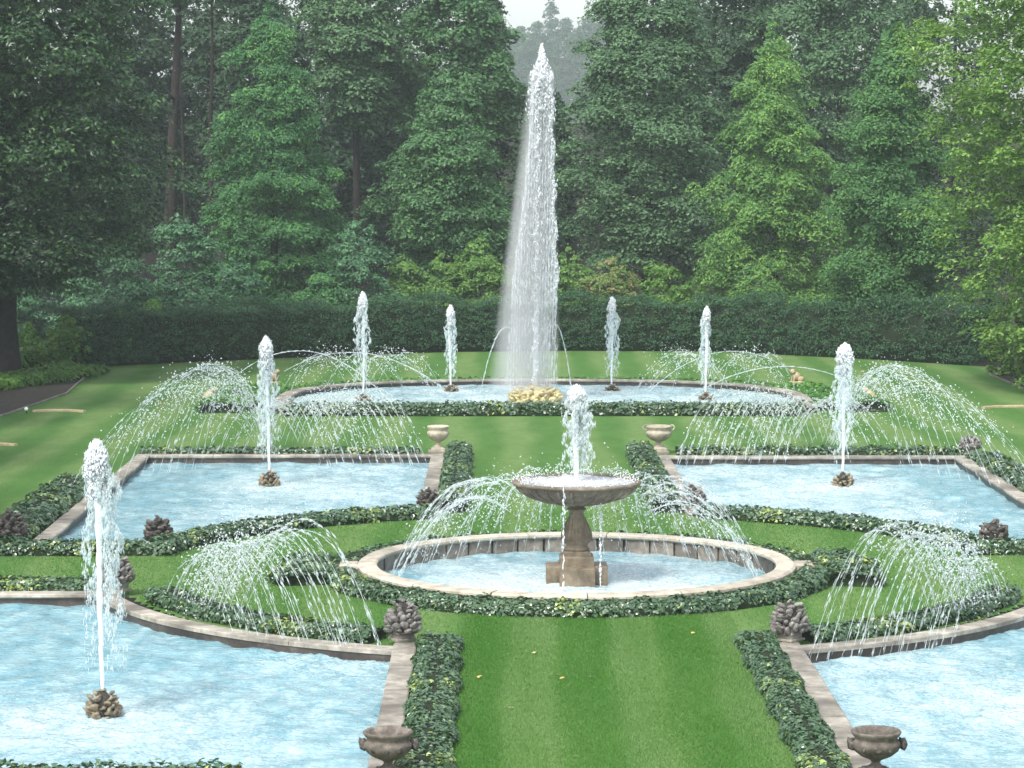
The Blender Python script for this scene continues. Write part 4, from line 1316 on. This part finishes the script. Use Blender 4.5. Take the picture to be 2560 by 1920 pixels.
# small splashes jumping round the bowl rim
r = np.random.default_rng(77)
m = 500
a = r.uniform(0, 2 * pi, m); q = 1.0 + r.normal(0, .12, m)
C = np.c_[BX + q * np.cos(a), BY - .15 + q * np.sin(a), 1.92 + np.abs(r.normal(0, .05, m))]
V, Ft = drops(C, r.normal(size=(m, 3)), r.uniform(.02, .05, m), r.uniform(.006, .014, m))
tag(obj('splash_drops', mesh('splash_drops', V, Ft, M['drop'])), 'small drops splashing along the bowl rim', 'splash', kind='stuff')


# ------------------------------------------------------------------ hedge, shrubs, trees


def foliage(C, Nn, leaf, tint, style, rng):
    return leaves(C, Nn, leaf, tint, **style)


def clumps(centers, outward, cr, flat_, per, leaf, tint_c, rng, up=.6, jit=.45, hang=0.0, aspect=.6, spray=0.0):
    """leaf clumps: leaves sit on the upper outer shell of each clump"""
    m = len(centers)
    idx = np.repeat(np.arange(m), per)
    n = len(idx)
    d = rng.normal(size=(n, 3)); d /= np.linalg.norm(d, axis=1)[:, None]
    d[:, 2] = np.where(rng.random(n) < .72, np.abs(d[:, 2]), d[:, 2])
    s = cr[idx] * rng.uniform(.55, 1.05, n) if np.ndim(cr) else cr * rng.uniform(.55, 1.05, n)
    P = centers[idx] + d * np.c_[s, s, s * flat_]
    hd = np.linalg.norm(d[:, :2], axis=1)
    P[:, 2] -= hang * s * hd ** 2
    Nn = d * np.array([.75, .75, 1.0]) + outward[idx] * .35 + np.array([0, 0, up]) + rng.normal(0, jit, (n, 3))
    tint = np.clip(tint_c[idx] + rng.normal(0, .15, n) + .9 * (s / (cr[idx] if np.ndim(cr) else cr) - .85), 0, 1)  # lighter new growth at tips, darker inward: crown light and shade in the tint
    t = None
    if spray: t = d * np.array([1, 1, -.3]) + rng.normal(0, .4, (n, 3))
    return leaves(P, Nn, rng.uniform(.7, 1.3, n) * leaf, tint, aspect, .12, t)


def make_tree(name, x, y, prof, label, mat, cat='tree', group='trees standing behind the hedge', nclump=420, per=60, leaf=.15, cr=.55, flat_=.55, up=.6, jit=.45, hang=.3,
              trunk_r=.25, trunk_top=None, lean=(0, 0), seed=0, inner=700, front=.8, aspect=.6, spray=0, lump=.16, limbs=6, yflat=1.0, bare=None, shell=.80, droop=1.0, bsh=.78):
    """prof: [(z, radius)] silhouette; clumps spread over the shell, larger leaves fill the inside"""
    rng = np.random.default_rng(1000 + seed)
    root = empty(name, (x, y, 0), 0, label, cat, group)
    zs = np.array([p[0] for p in prof]); rs = np.array([p[1] for p in prof])
    o_ = np.argsort(zs); zs, rs = zs[o_], rs[o_]
    zmin, zmax = zs[0], zs[-1]
    ph = rng.uniform(0, 6.28, 8)

    def R(z, a):
        b = np.interp(z, zs, rs)
        f = 1 + lump * (np.sin(3 * a + ph[0] + z * .7) * .5 + np.sin(z * 2.1 + ph[1] + 2 * a) * .6 + np.sin(5 * a + ph[2] - z * 1.7) * .45 + np.sin(z * 4.3 + ph[3] + a * 4) * .3)
        return b * f
    # sample z by area
    zg = np.linspace(zmin, zmax, 200); w = np.interp(zg, zs, rs) + .05; cw = np.cumsum(w); cw /= cw[-1]
    z = np.interp(rng.random(nclump), cw, zg)
    fr = rng.random(nclump) < front
    a = np.where(fr, -pi / 2 + rng.normal(0, .85, nclump), rng.uniform(0, 2 * pi, nclump))
    depth = rng.uniform(shell, 1.0, nclump)
    nb_ = max(6, nclump // 13)                          # clumps gather into boughs with gaps between
    bz, ba = z[:nb_].copy(), a[:nb_].copy()
    bd = rng.uniform(.86, 1.08, nb_)
    own = rng.integers(0, nb_, nclump)
    onb = rng.random(nclump) < bsh
    q = rng.random(nclump)                              # 0 at the stem side of the bough, 1 at its tip
    rb_ = np.maximum(np.interp(bz[own], zs, rs), .4)
    z = np.where(onb, bz[own] + rng.normal(0, .10, nclump) * rb_ ** .5 - droop * q * rb_ * .16, z).clip(zmin, zmax)
    a = np.where(onb, ba[own] + rng.normal(0, .42, nclump) / rb_ ** .7, a)
    depth = np.where(onb, bd[own] * (.72 + .30 * q), rng.uniform(.55, .8 if bsh > .6 else 1.0, nclump))
    rad = R(z, a) * depth
    crv = cr * rng.uniform(.6, 1.35, nclump) * np.clip(np.interp(z, zs, rs) / 1.2, .45, 1)
    lx = lean[0] * (z / zmax); ly = lean[1] * (z / zmax)
    rad = np.maximum(rad - crv * .5, 0)
    C = np.c_[rad * np.cos(a) + lx, rad * np.sin(a) * yflat + ly, z]
    O = np.c_[np.cos(a), np.sin(a), np.full(nclump, .1)]
    tc = rng.beta(2.2, 2.2, nclump) * .75 + .12
    V1, F1, t1 = clumps(C, O, crv, flat_, per, leaf, tc, rng, up, jit, hang, aspect, spray)
    # inside: low tint paints the shade within the crown
    zi = np.interp(rng.random(inner), cw, zg); ai = rng.uniform(0, 2 * pi, inner)
    ri = np.interp(zi, zs, rs) * .66 * np.sqrt(rng.random(inner)) ** .6
    Ci = np.c_[ri * np.cos(ai) + lean[0] * zi / zmax, ri * np.sin(ai) * yflat + lean[1] * zi / zmax, zi]
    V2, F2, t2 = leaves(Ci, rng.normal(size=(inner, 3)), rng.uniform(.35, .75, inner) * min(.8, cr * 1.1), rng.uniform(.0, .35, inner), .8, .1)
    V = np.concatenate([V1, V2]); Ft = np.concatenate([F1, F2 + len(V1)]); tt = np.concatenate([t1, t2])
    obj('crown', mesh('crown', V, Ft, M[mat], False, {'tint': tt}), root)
    if trunk_r:
        top = trunk_top or (zmin + (zmax - zmin) * .8)
        zt = np.linspace(-.1, top, 14)
        rt = trunk_r * (1 - .75 * zt / top) * (1 + .5 * np.exp(-np.maximum(zt, 0) / .5))
        wx = np.cumsum(rng.normal(0, .05, 14)) * .6
        path = np.c_[wx + lean[0] * zt / zmax, np.cumsum(rng.normal(0, .04, 14)) * .5 + lean[1] * zt / zmax, zt]
        parts = [tube(path, np.maximum(rt, .03), 12)]
        for k in range(limbs):
            zb = rng.uniform(min(max(zmin, .3) + .2, top * .6), top * .9); aa = rng.uniform(0, 2 * pi)
            rl = np.interp(zb, zs, rs) * .75
            q = np.linspace(0, 1, 6)
            bx = np.interp(zb, zt, path[:, 0]); by = np.interp(zb, zt, path[:, 1])
            pl = np.c_[bx + cos(aa) * rl * q, by + sin(aa) * rl * q, zb + .5 * q * rl * .6]
            parts.append(tube(pl, np.interp(zb, zt, rt) * .45 * (1 - .8 * q) + .01, 6))
        V, Fq = join(parts)
        obj('trunk', mesh('trunk', V, Fq, M['bark']), root)
    return root


def Zp(y2212, Y):                                      # height of a picture row at distance Y
    return CAM_H - (1.157 * y2212 - 405) / F_PX * Y


def Xp(x2212, Y):
    return (1.157 * x2212 - 1240) / F_PX * Y


def PR(rows, Y):                                       # silhouette [(row, half width)] measured on the photo -> metres
    return [(max(0.1, Zp(yy, Y)), hw * 1.10 * 1.157 / F_PX * Y) for yy, hw in rows]


# hedge
def hedge():
    P = [(-16.4, 99.2), (-14, 101.2), (-12, 102.6), (-8.4, 104.9), (-2.2, 108.2), (3, 108.9), (8.9, 108.4), (14, 104.6), (18.6, 100.2)]
    P, s = resample(P, .5)
    root = empty('clipped_hedge', (P[0][0], P[0][1], 0), 0, 'long dark clipped yew hedge closing the far end of the lawn', 'hedge')
    off = np.array([P[0][0], P[0][1], 0])
    hh = 2.05; w = 1.7
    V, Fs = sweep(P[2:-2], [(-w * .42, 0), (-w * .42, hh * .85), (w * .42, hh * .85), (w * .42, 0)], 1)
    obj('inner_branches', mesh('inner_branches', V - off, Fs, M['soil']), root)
    rng = np.random.default_rng(3)
    d = np.r_[0, np.cumsum(np.linalg.norm(np.diff(P, axis=0), axis=1))]
    Nn = normals2(P, 1)
    m = 3400
    u = rng.uniform(0, d[-1], m)
    px, py = np.interp(u, d, P[:, 0]), np.interp(u, d, P[:, 1]); nx, ny = np.interp(u, d, Nn[:, 0]), np.interp(u, d, Nn[:, 1])
    q = rng.uniform(0, 1, m)                            # 0-.62 front face, rest top
    ftop = q > .62
    side = -1.0
    ox = np.where(ftop, rng.uniform(-w / 2, w / 2, m), side * w / 2 * rng.uniform(.88, 1.0, m))
    hv = hh * (1 + .07 * np.sin(u * .9) + .06 * np.sin(u * 2.3 + 1) + .03 * np.sin(u * 5.1)) + .25 * np.clip((u - 30) / 10, 0, 1)
    oz = np.where(ftop, hv - .12, rng.uniform(.05, 1.0, m) * hv)
    C = np.c_[px + nx * ox, py + ny * ox, oz]
    O = np.c_[nx * np.where(ftop, 0, side), ny * np.where(ftop, 0, side), np.where(ftop, 1, .1)]
    V, Ft, tt = clumps(C, O, .25 * rng.uniform(.4, 1.7, m), .8, 26, .095, rng.beta(2, 2, m) * .8 + .1, rng, .35, .5, 0, .5)
    # the near side must face the camera: O already does
    o = obj('leaves', mesh('leaves', V - off, Ft, M['hedge'], False, {'tint': tt}), root)
    o['kind'] = 'stuff'


hedge()

# --- big framing trees
make_tree('dark_beech_tree', -16.9, 93.7, [(3.4, 3.0), (4.6, 5.2), (6.5, 6.0), (9, 5.9), (12, 6.2), (15, 6.0), (18, 4.2), (20, 1.5)], 'large dark leafy tree with bare trunk at the left edge',
          'beech_dark', group='', nclump=2300, per=46, leaf=.17, cr=.62, flat_=.38, up=.8, jit=.5, hang=.5, trunk_r=.40, trunk_top=14, seed=1, inner=3000, lump=.13, bsh=.6)
make_tree('pale_beech_tree', 20.3, 89.5, [(.5, 3.4), (2.2, 5.0), (4.5, 5.9), (7, 6.2), (10, 6.7), (14, 7.2), (17, 5.4), (19, 2)], 'large yellow-green leafy tree filling the right edge',
          'beech_light', group='', nclump=3700, per=46, leaf=.15, cr=.55, flat_=.32, up=1.1, jit=.5, hang=.45, trunk_r=.4, seed=2, inner=5200, lump=.08, bsh=.5)

for i, (tx, ty) in enumerate(((-21.0, 76), (-20.5, 60), (-19.5, 45))):
    make_tree('dark_beech_tree', tx, ty, [(3.2, 3.0), (5, 5.0), (8, 5.8), (12, 5.8), (15, 5.0), (18, 2.5)], ['dark leafy side tree next before the big dark tree', 'dark leafy side tree halfway along the left lawn', 'dark leafy side tree nearest the viewer at the left'][i],
              'beech_dark', group='side trees along the left lawn', nclump=520, per=36, leaf=.30, cr=.9, flat_=.5, up=.8, jit=.5, hang=.5, trunk_r=.4, trunk_top=14, seed=200 + i, inner=1500, front=.2)

Y = 113
make_tree('conical_cypress', Xp(590, Y), Y, PR([(2, 8), (60, 48), (160, 95), (300, 132), (450, 150), (560, 165), (640, 150)], Y), 'tall conical dark green conifer behind the hedge left of centre',
          'conifer', nclump=1150, per=52, leaf=.15, cr=.42, flat_=.55, up=.55, jit=.4, hang=.5, trunk_r=.2, seed=3, inner=1100, lump=.16, spray=1, aspect=.45, shell=.68)
Y = 116
make_tree('rounded_maple', Xp(962, Y), Y, PR([(165, 15), (210, 60), (280, 105), (370, 135), (480, 145), (560, 135), (640, 90)], Y), 'rounded mid green tree just left of the tallest jet',
          'maple', nclump=850, per=52, leaf=.17, cr=.5, flat_=.5, up=.7, jit=.5, hang=.4, trunk_r=.2, seed=4, inner=1000, lump=.13)
Y = 112
make_tree('golden_cypress', Xp(1668, Y), Y, PR([(40, 8), (100, 40), (180, 75), (260, 100), (340, 128), (450, 140), (560, 160), (640, 165)], Y), 'broad conical yellow-green conifer right of the tallest jet',
          'gold', nclump=1150, per=52, leaf=.15, cr=.44, flat_=.5, up=.6, jit=.4, hang=.6, trunk_r=.2, seed=5, inner=1100, lump=.2, spray=1, aspect=.45, shell=.68)
Y = 106
make_tree('layered_pine', Xp(1925, Y), Y, PR([(60, 20), (140, 60), (230, 85), (330, 110), (450, 130), (560, 140), (655, 110)], Y), 'soft green puffy layered tree beside the pale right tree',
          'puffy', nclump=520, per=110, leaf=.13, cr=.72, flat_=.5, up=.7, jit=.45, hang=.5, trunk_r=.2, seed=6, inner=1600, lump=.2)
Y = 124
make_tree('hazy_hemlock', Xp(1395, Y), Y, PR([(-90, 70), (0, 108), (90, 135), (180, 165), (300, 185), (420, 190), (520, 170), (600, 120)], Y), 'tall grey-green tree with drooping layers right of the tallest jet',
          'hemlock', nclump=1350, per=50, leaf=.18, cr=.65, flat_=.32, up=.9, jit=.45, hang=.7, trunk_r=.3, seed=7, inner=1300, lump=.15)
Y = 130
make_tree('tall_oak', Xp(985, Y), Y, PR([(-110, 60), (-30, 85), (60, 120), (160, 140), (260, 130), (360, 80)], Y), 'tall dense tree rising behind the rounded tree left of the tallest jet',
          'maple', nclump=1100, per=40, leaf=.20, cr=.55, flat_=.5, up=.7, jit=.45, hang=.5, trunk_r=.3, seed=8, inner=900, lump=.16)
Y = 127
make_tree('spreading_maple', Xp(770, Y), Y, PR([(-90, 60), (0, 95), (90, 115), (170, 110), (240, 80), (275, 30)], Y), 'grey-green spreading tree between the conical conifer and the oak',
          'hemlock', nclump=800, per=40, leaf=.20, cr=.5, flat_=.45, up=.8, jit=.45, hang=.5, trunk_r=.25, seed=9, inner=500, lump=.2)
Y = 133
make_tree('pale_locust', Xp(1805, Y), Y, PR([(-100, 60), (-20, 130), (80, 165), (180, 170), (280, 150), (400, 90)], Y), 'pale grey-green tree rising behind the two right conifers',
          'hemlock', nclump=1000, per=40, leaf=.20, cr=.6, flat_=.6, up=.7, jit=.5, hang=.4, trunk_r=.25, seed=10, inner=700, lump=.2)
Y = 136
make_tree('dusky_pine', Xp(1590, Y), Y, PR([(-110, 60), (-20, 85), (80, 100), (200, 110), (330, 90)], Y), 'dusky green tree between the hemlock and the golden conifer',
          'wood', nclump=700, per=36, leaf=.22, cr=.6, flat_=.4, up=.7, jit=.5, hang=.6, trunk_r=.25, seed=11, inner=500, lump=.2)
# bare trunks at the left
for (px, Y, rr_, ln, lab, sd_) in ((362, 118, .36, .7, 'dark bare leaning trunk with high crown left of the conical conifer', 12), (455, 126, .16, .3, 'slim bare trunk with high crown beside the leaning trunk', 13),
                                    (408, 131, .10, -.3, 'thinnest bare trunk between the two darker trunks', 14)):
    make_tree('tall_pine', Xp(px, Y), Y, [(Zp(20, Y), 1.0), (15.5, 2.4), (18, 2.6), (20, 1.2)], lab, 'wood', nclump=170, per=40, leaf=.2, cr=.6, flat_=.4, trunk_r=rr_, trunk_top=16, lean=(ln, 0), seed=sd_, inner=120, front=.5, limbs=4)
# woods on the slope behind
for i, (px, Y, hw, r0, r1) in enumerate(((60, 138, 150, -150, 520), (270, 150, 120, -150, 250), (520, 150, 120, -60, 330), (560, 140, 110, -50, 560), (690, 142, 110, -40, 560), (800, 146, 100, 60, 560), (870, 150, 120, -60, 520),
                                         (1040, 148, 82, -40, 470), (1345, 150, 62, -30, 470), (1450, 156, 120, -120, 520), (1560, 146, 120, -100, 600), (1720, 150, 150, -130, 500), (1900, 150, 150, -150, 520), (2060, 145, 160, -150, 620), (400, 160, 110, -110, 430), (1195, 152, 62, 195, 560), (1150, 146, 60, 235, 600), (350, 152, 110, 130, 560), (180, 140, 120, 100, 600))):
    hgt = (Zp(r0, Y), Zp(r1, Y)); w = hw * 1.157 / F_PX * Y
    make_tree('woodland_tree', Xp(px, Y), Y, [(hgt[1], w * .8), (hgt[1] * .6 + hgt[0] * .4, w * 1.05), (hgt[0] * .8 + hgt[1] * .2, w * .9), (hgt[0], w * .3)],
              'dark woodland tree on the slope, %s' % ['far left behind the bare trunk side', 'behind the dark beech', 'left of the conical conifer top', 'behind the conical conifer', 'right of the conical conifer', 'in the dark gap left of the rounded tree', 'behind the spreading grey-green tree', 'behind the oak crown', 'edging the right side of the sky gap', 'behind the drooping hemlock', 'between hemlock and golden conifer', 'behind the golden conifer', 'behind the layered pine', 'behind the pale beech', 'between the bare trunks', 'low under the sky gap', 'low behind the great jet', 'low behind the bare trunks', 'low behind the dark beech'][i],
              'wood', group='woodland trees on the slope', nclump=520, per=30, leaf=.26, cr=.7, flat_=.5, up=.7, jit=.5, hang=.5, trunk_r=.25, seed=30 + i, bsh=.5, inner=700, lump=.2, limbs=3)
# far hazy trees in the gap
for i, (px, Y, hw, top) in enumerate(((1125, 800, 42, 62), (1160, 770, 40, 50), (1190, 820, 22, -10), (1222, 790, 44, 45), (1268, 800, 42, 42), (1310, 810, 45, 20), (1080, 800, 40, 60))):
    w = hw * 1.157 / F_PX * Y
    make_tree('far_hazy_tree', Xp(px, Y), Y, [(8, w), (Zp(170, Y), w * 1.3), (Zp(top + 50, Y), w), (Zp(top, Y), w * .25)],
              'bluish far tree in the sky gap, %s' % ['beside the left tree edge', 'left of the spindly one', 'the spindly tallest one', 'right of the spindly one', 'beside the right tree edge', 'half behind the hemlock', 'behind the left oak'][i],
              'wood', group='far hazy trees in the gap', nclump=620 if i != 2 else 260, bsh=0, shell=.3, per=30, leaf=.8, cr=1.5, flat_=.55, up=.6, jit=.5, hang=.3, trunk_r=.3, seed=50 + i, inner=350 if i != 2 else 40, lump=.22, limbs=3)
# shrubs
SH = [  # px centre, row of top, half width, Y, mat, label
    (390, 455, 95, 108.5, 'rhodo', 'blue-green shrub left of the conical conifer'),
    (265, 520, 90, 106.0, 'rhodo', 'dark blue-green shrub below the dark beech'),
    (500, 555, 95, 108.0, 'rhodo', 'low blue-green shrub before the conical conifer'),
    (775, 468, 100, 110.5, 'rhodo', 'blue-green shrub right of the conical conifer'),
    (700, 585, 85, 109.5, 'conifer', 'low dark shrub just above the hedge right of the conical conifer'),
    (870, 550, 72, 111.5, 'shrub', 'olive green shrub, leftmost behind the hedge centre'),
    (950, 540, 72, 112.0, 'shrub', 'olive green shrub below the rounded tree'),
    (1038, 508, 75, 112.0, 'shrub', 'tallest olive green shrub left of the great jet'),
    (1130, 555, 70, 112.5, 'shrub', 'olive green shrub behind the great jet'),
    (1230, 525, 62, 112.5, 'shrub', 'olive green shrub right of the great jet'),
    (1325, 556, 82, 111.5, 'redshrub', 'shrub tinged with red above the hedge'),
    (1425, 566, 80, 111.5, 'lime', 'yellow-green shrub beside the red tinged one'),
    (1510, 575, 72, 111.0, 'lime', 'yellow-green shrub at the foot of the golden conifer'),
    (1900, 610, 70, 106.5, 'shrub', 'olive shrub below the layered pine'),
    (250, 655, 62, 101.5, 'lime', 'lime green shrub behind the left end of the hedge'),
    (335, 640, 45, 104.5, 'lime', 'small lime green shrub above the left hedge'),
    (140, 680, 55, 98.5, 'lime', 'lime green shrub right of the dark trunk'),
    (60, 700, 50, 101, 'lime', 'lime green shrub behind the dark trunk'),
    (95, 560, 80, 114.0, 'rhodo', 'dark blue-green shrub between the dark trunk and the hedge end'),
    (20, 590, 70, 112.0, 'rhodo', 'dark shrub behind the dark trunk at the left edge'),
    (175, 585, 70, 110.0, 'rhodo', 'dark shrub just behind the left end of the hedge'),
    (2120, 600, 70, 103.0, 'hedge', 'dark shrub between the layered pine and the pale beech'),
    (2168, 655, 50, 96.0, 'beech_light', 'olive green shrub at the right end of the hedge'),
    (2215, 700, 50, 92.5, 'beech_light', 'olive green shrub at the right picture edge'),
]
for i, (px, top, hw, Y, mt, lab) in enumerate(SH):
    w = hw * 1.157 / F_PX * Y; zt = Zp(top, Y)
    lt = mt in ('lime', 'shrub', 'redshrub', 'beech_light')
    make_tree('garden_shrub', Xp(px, Y), Y, [(.05, w * .8), (zt * .35, w * 1.0), (zt * .7, w * .85), (zt * .95, w * .35), (zt, .1)], lab, mt, cat='shrub', group='shrubs behind the hedge',
              nclump=int(70 + 34 * w * zt), per=42, leaf=.13, cr=.30, flat_=.7, up=.7, jit=.45, hang=.3, trunk_r=.06, trunk_top=zt * .6, seed=80 + i, inner=160, lump=.14, limbs=3)

# ------------------------------------------------------------------ haze
hm, nt, N_, L_, out = new_mat('pale_haze')
pv = N_.new("ShaderNodeVolumePrincipled")
pv.inputs['Color'].default_value = (.86, .93, 1.0, 1)
pv.inputs['Density'].default_value = 0.00044
pv.inputs['Anisotropy'].default_value = 0.2
L_.new(pv.outputs[0], out.inputs['Volume'])
V, Fq = box(0, 430, -1.2, 420, 920, 66.2)
tag(obj('haze', mesh('haze', V, Fq, hm, False)), 'thin pale haze hanging over the whole garden', 'haze', kind='stuff')
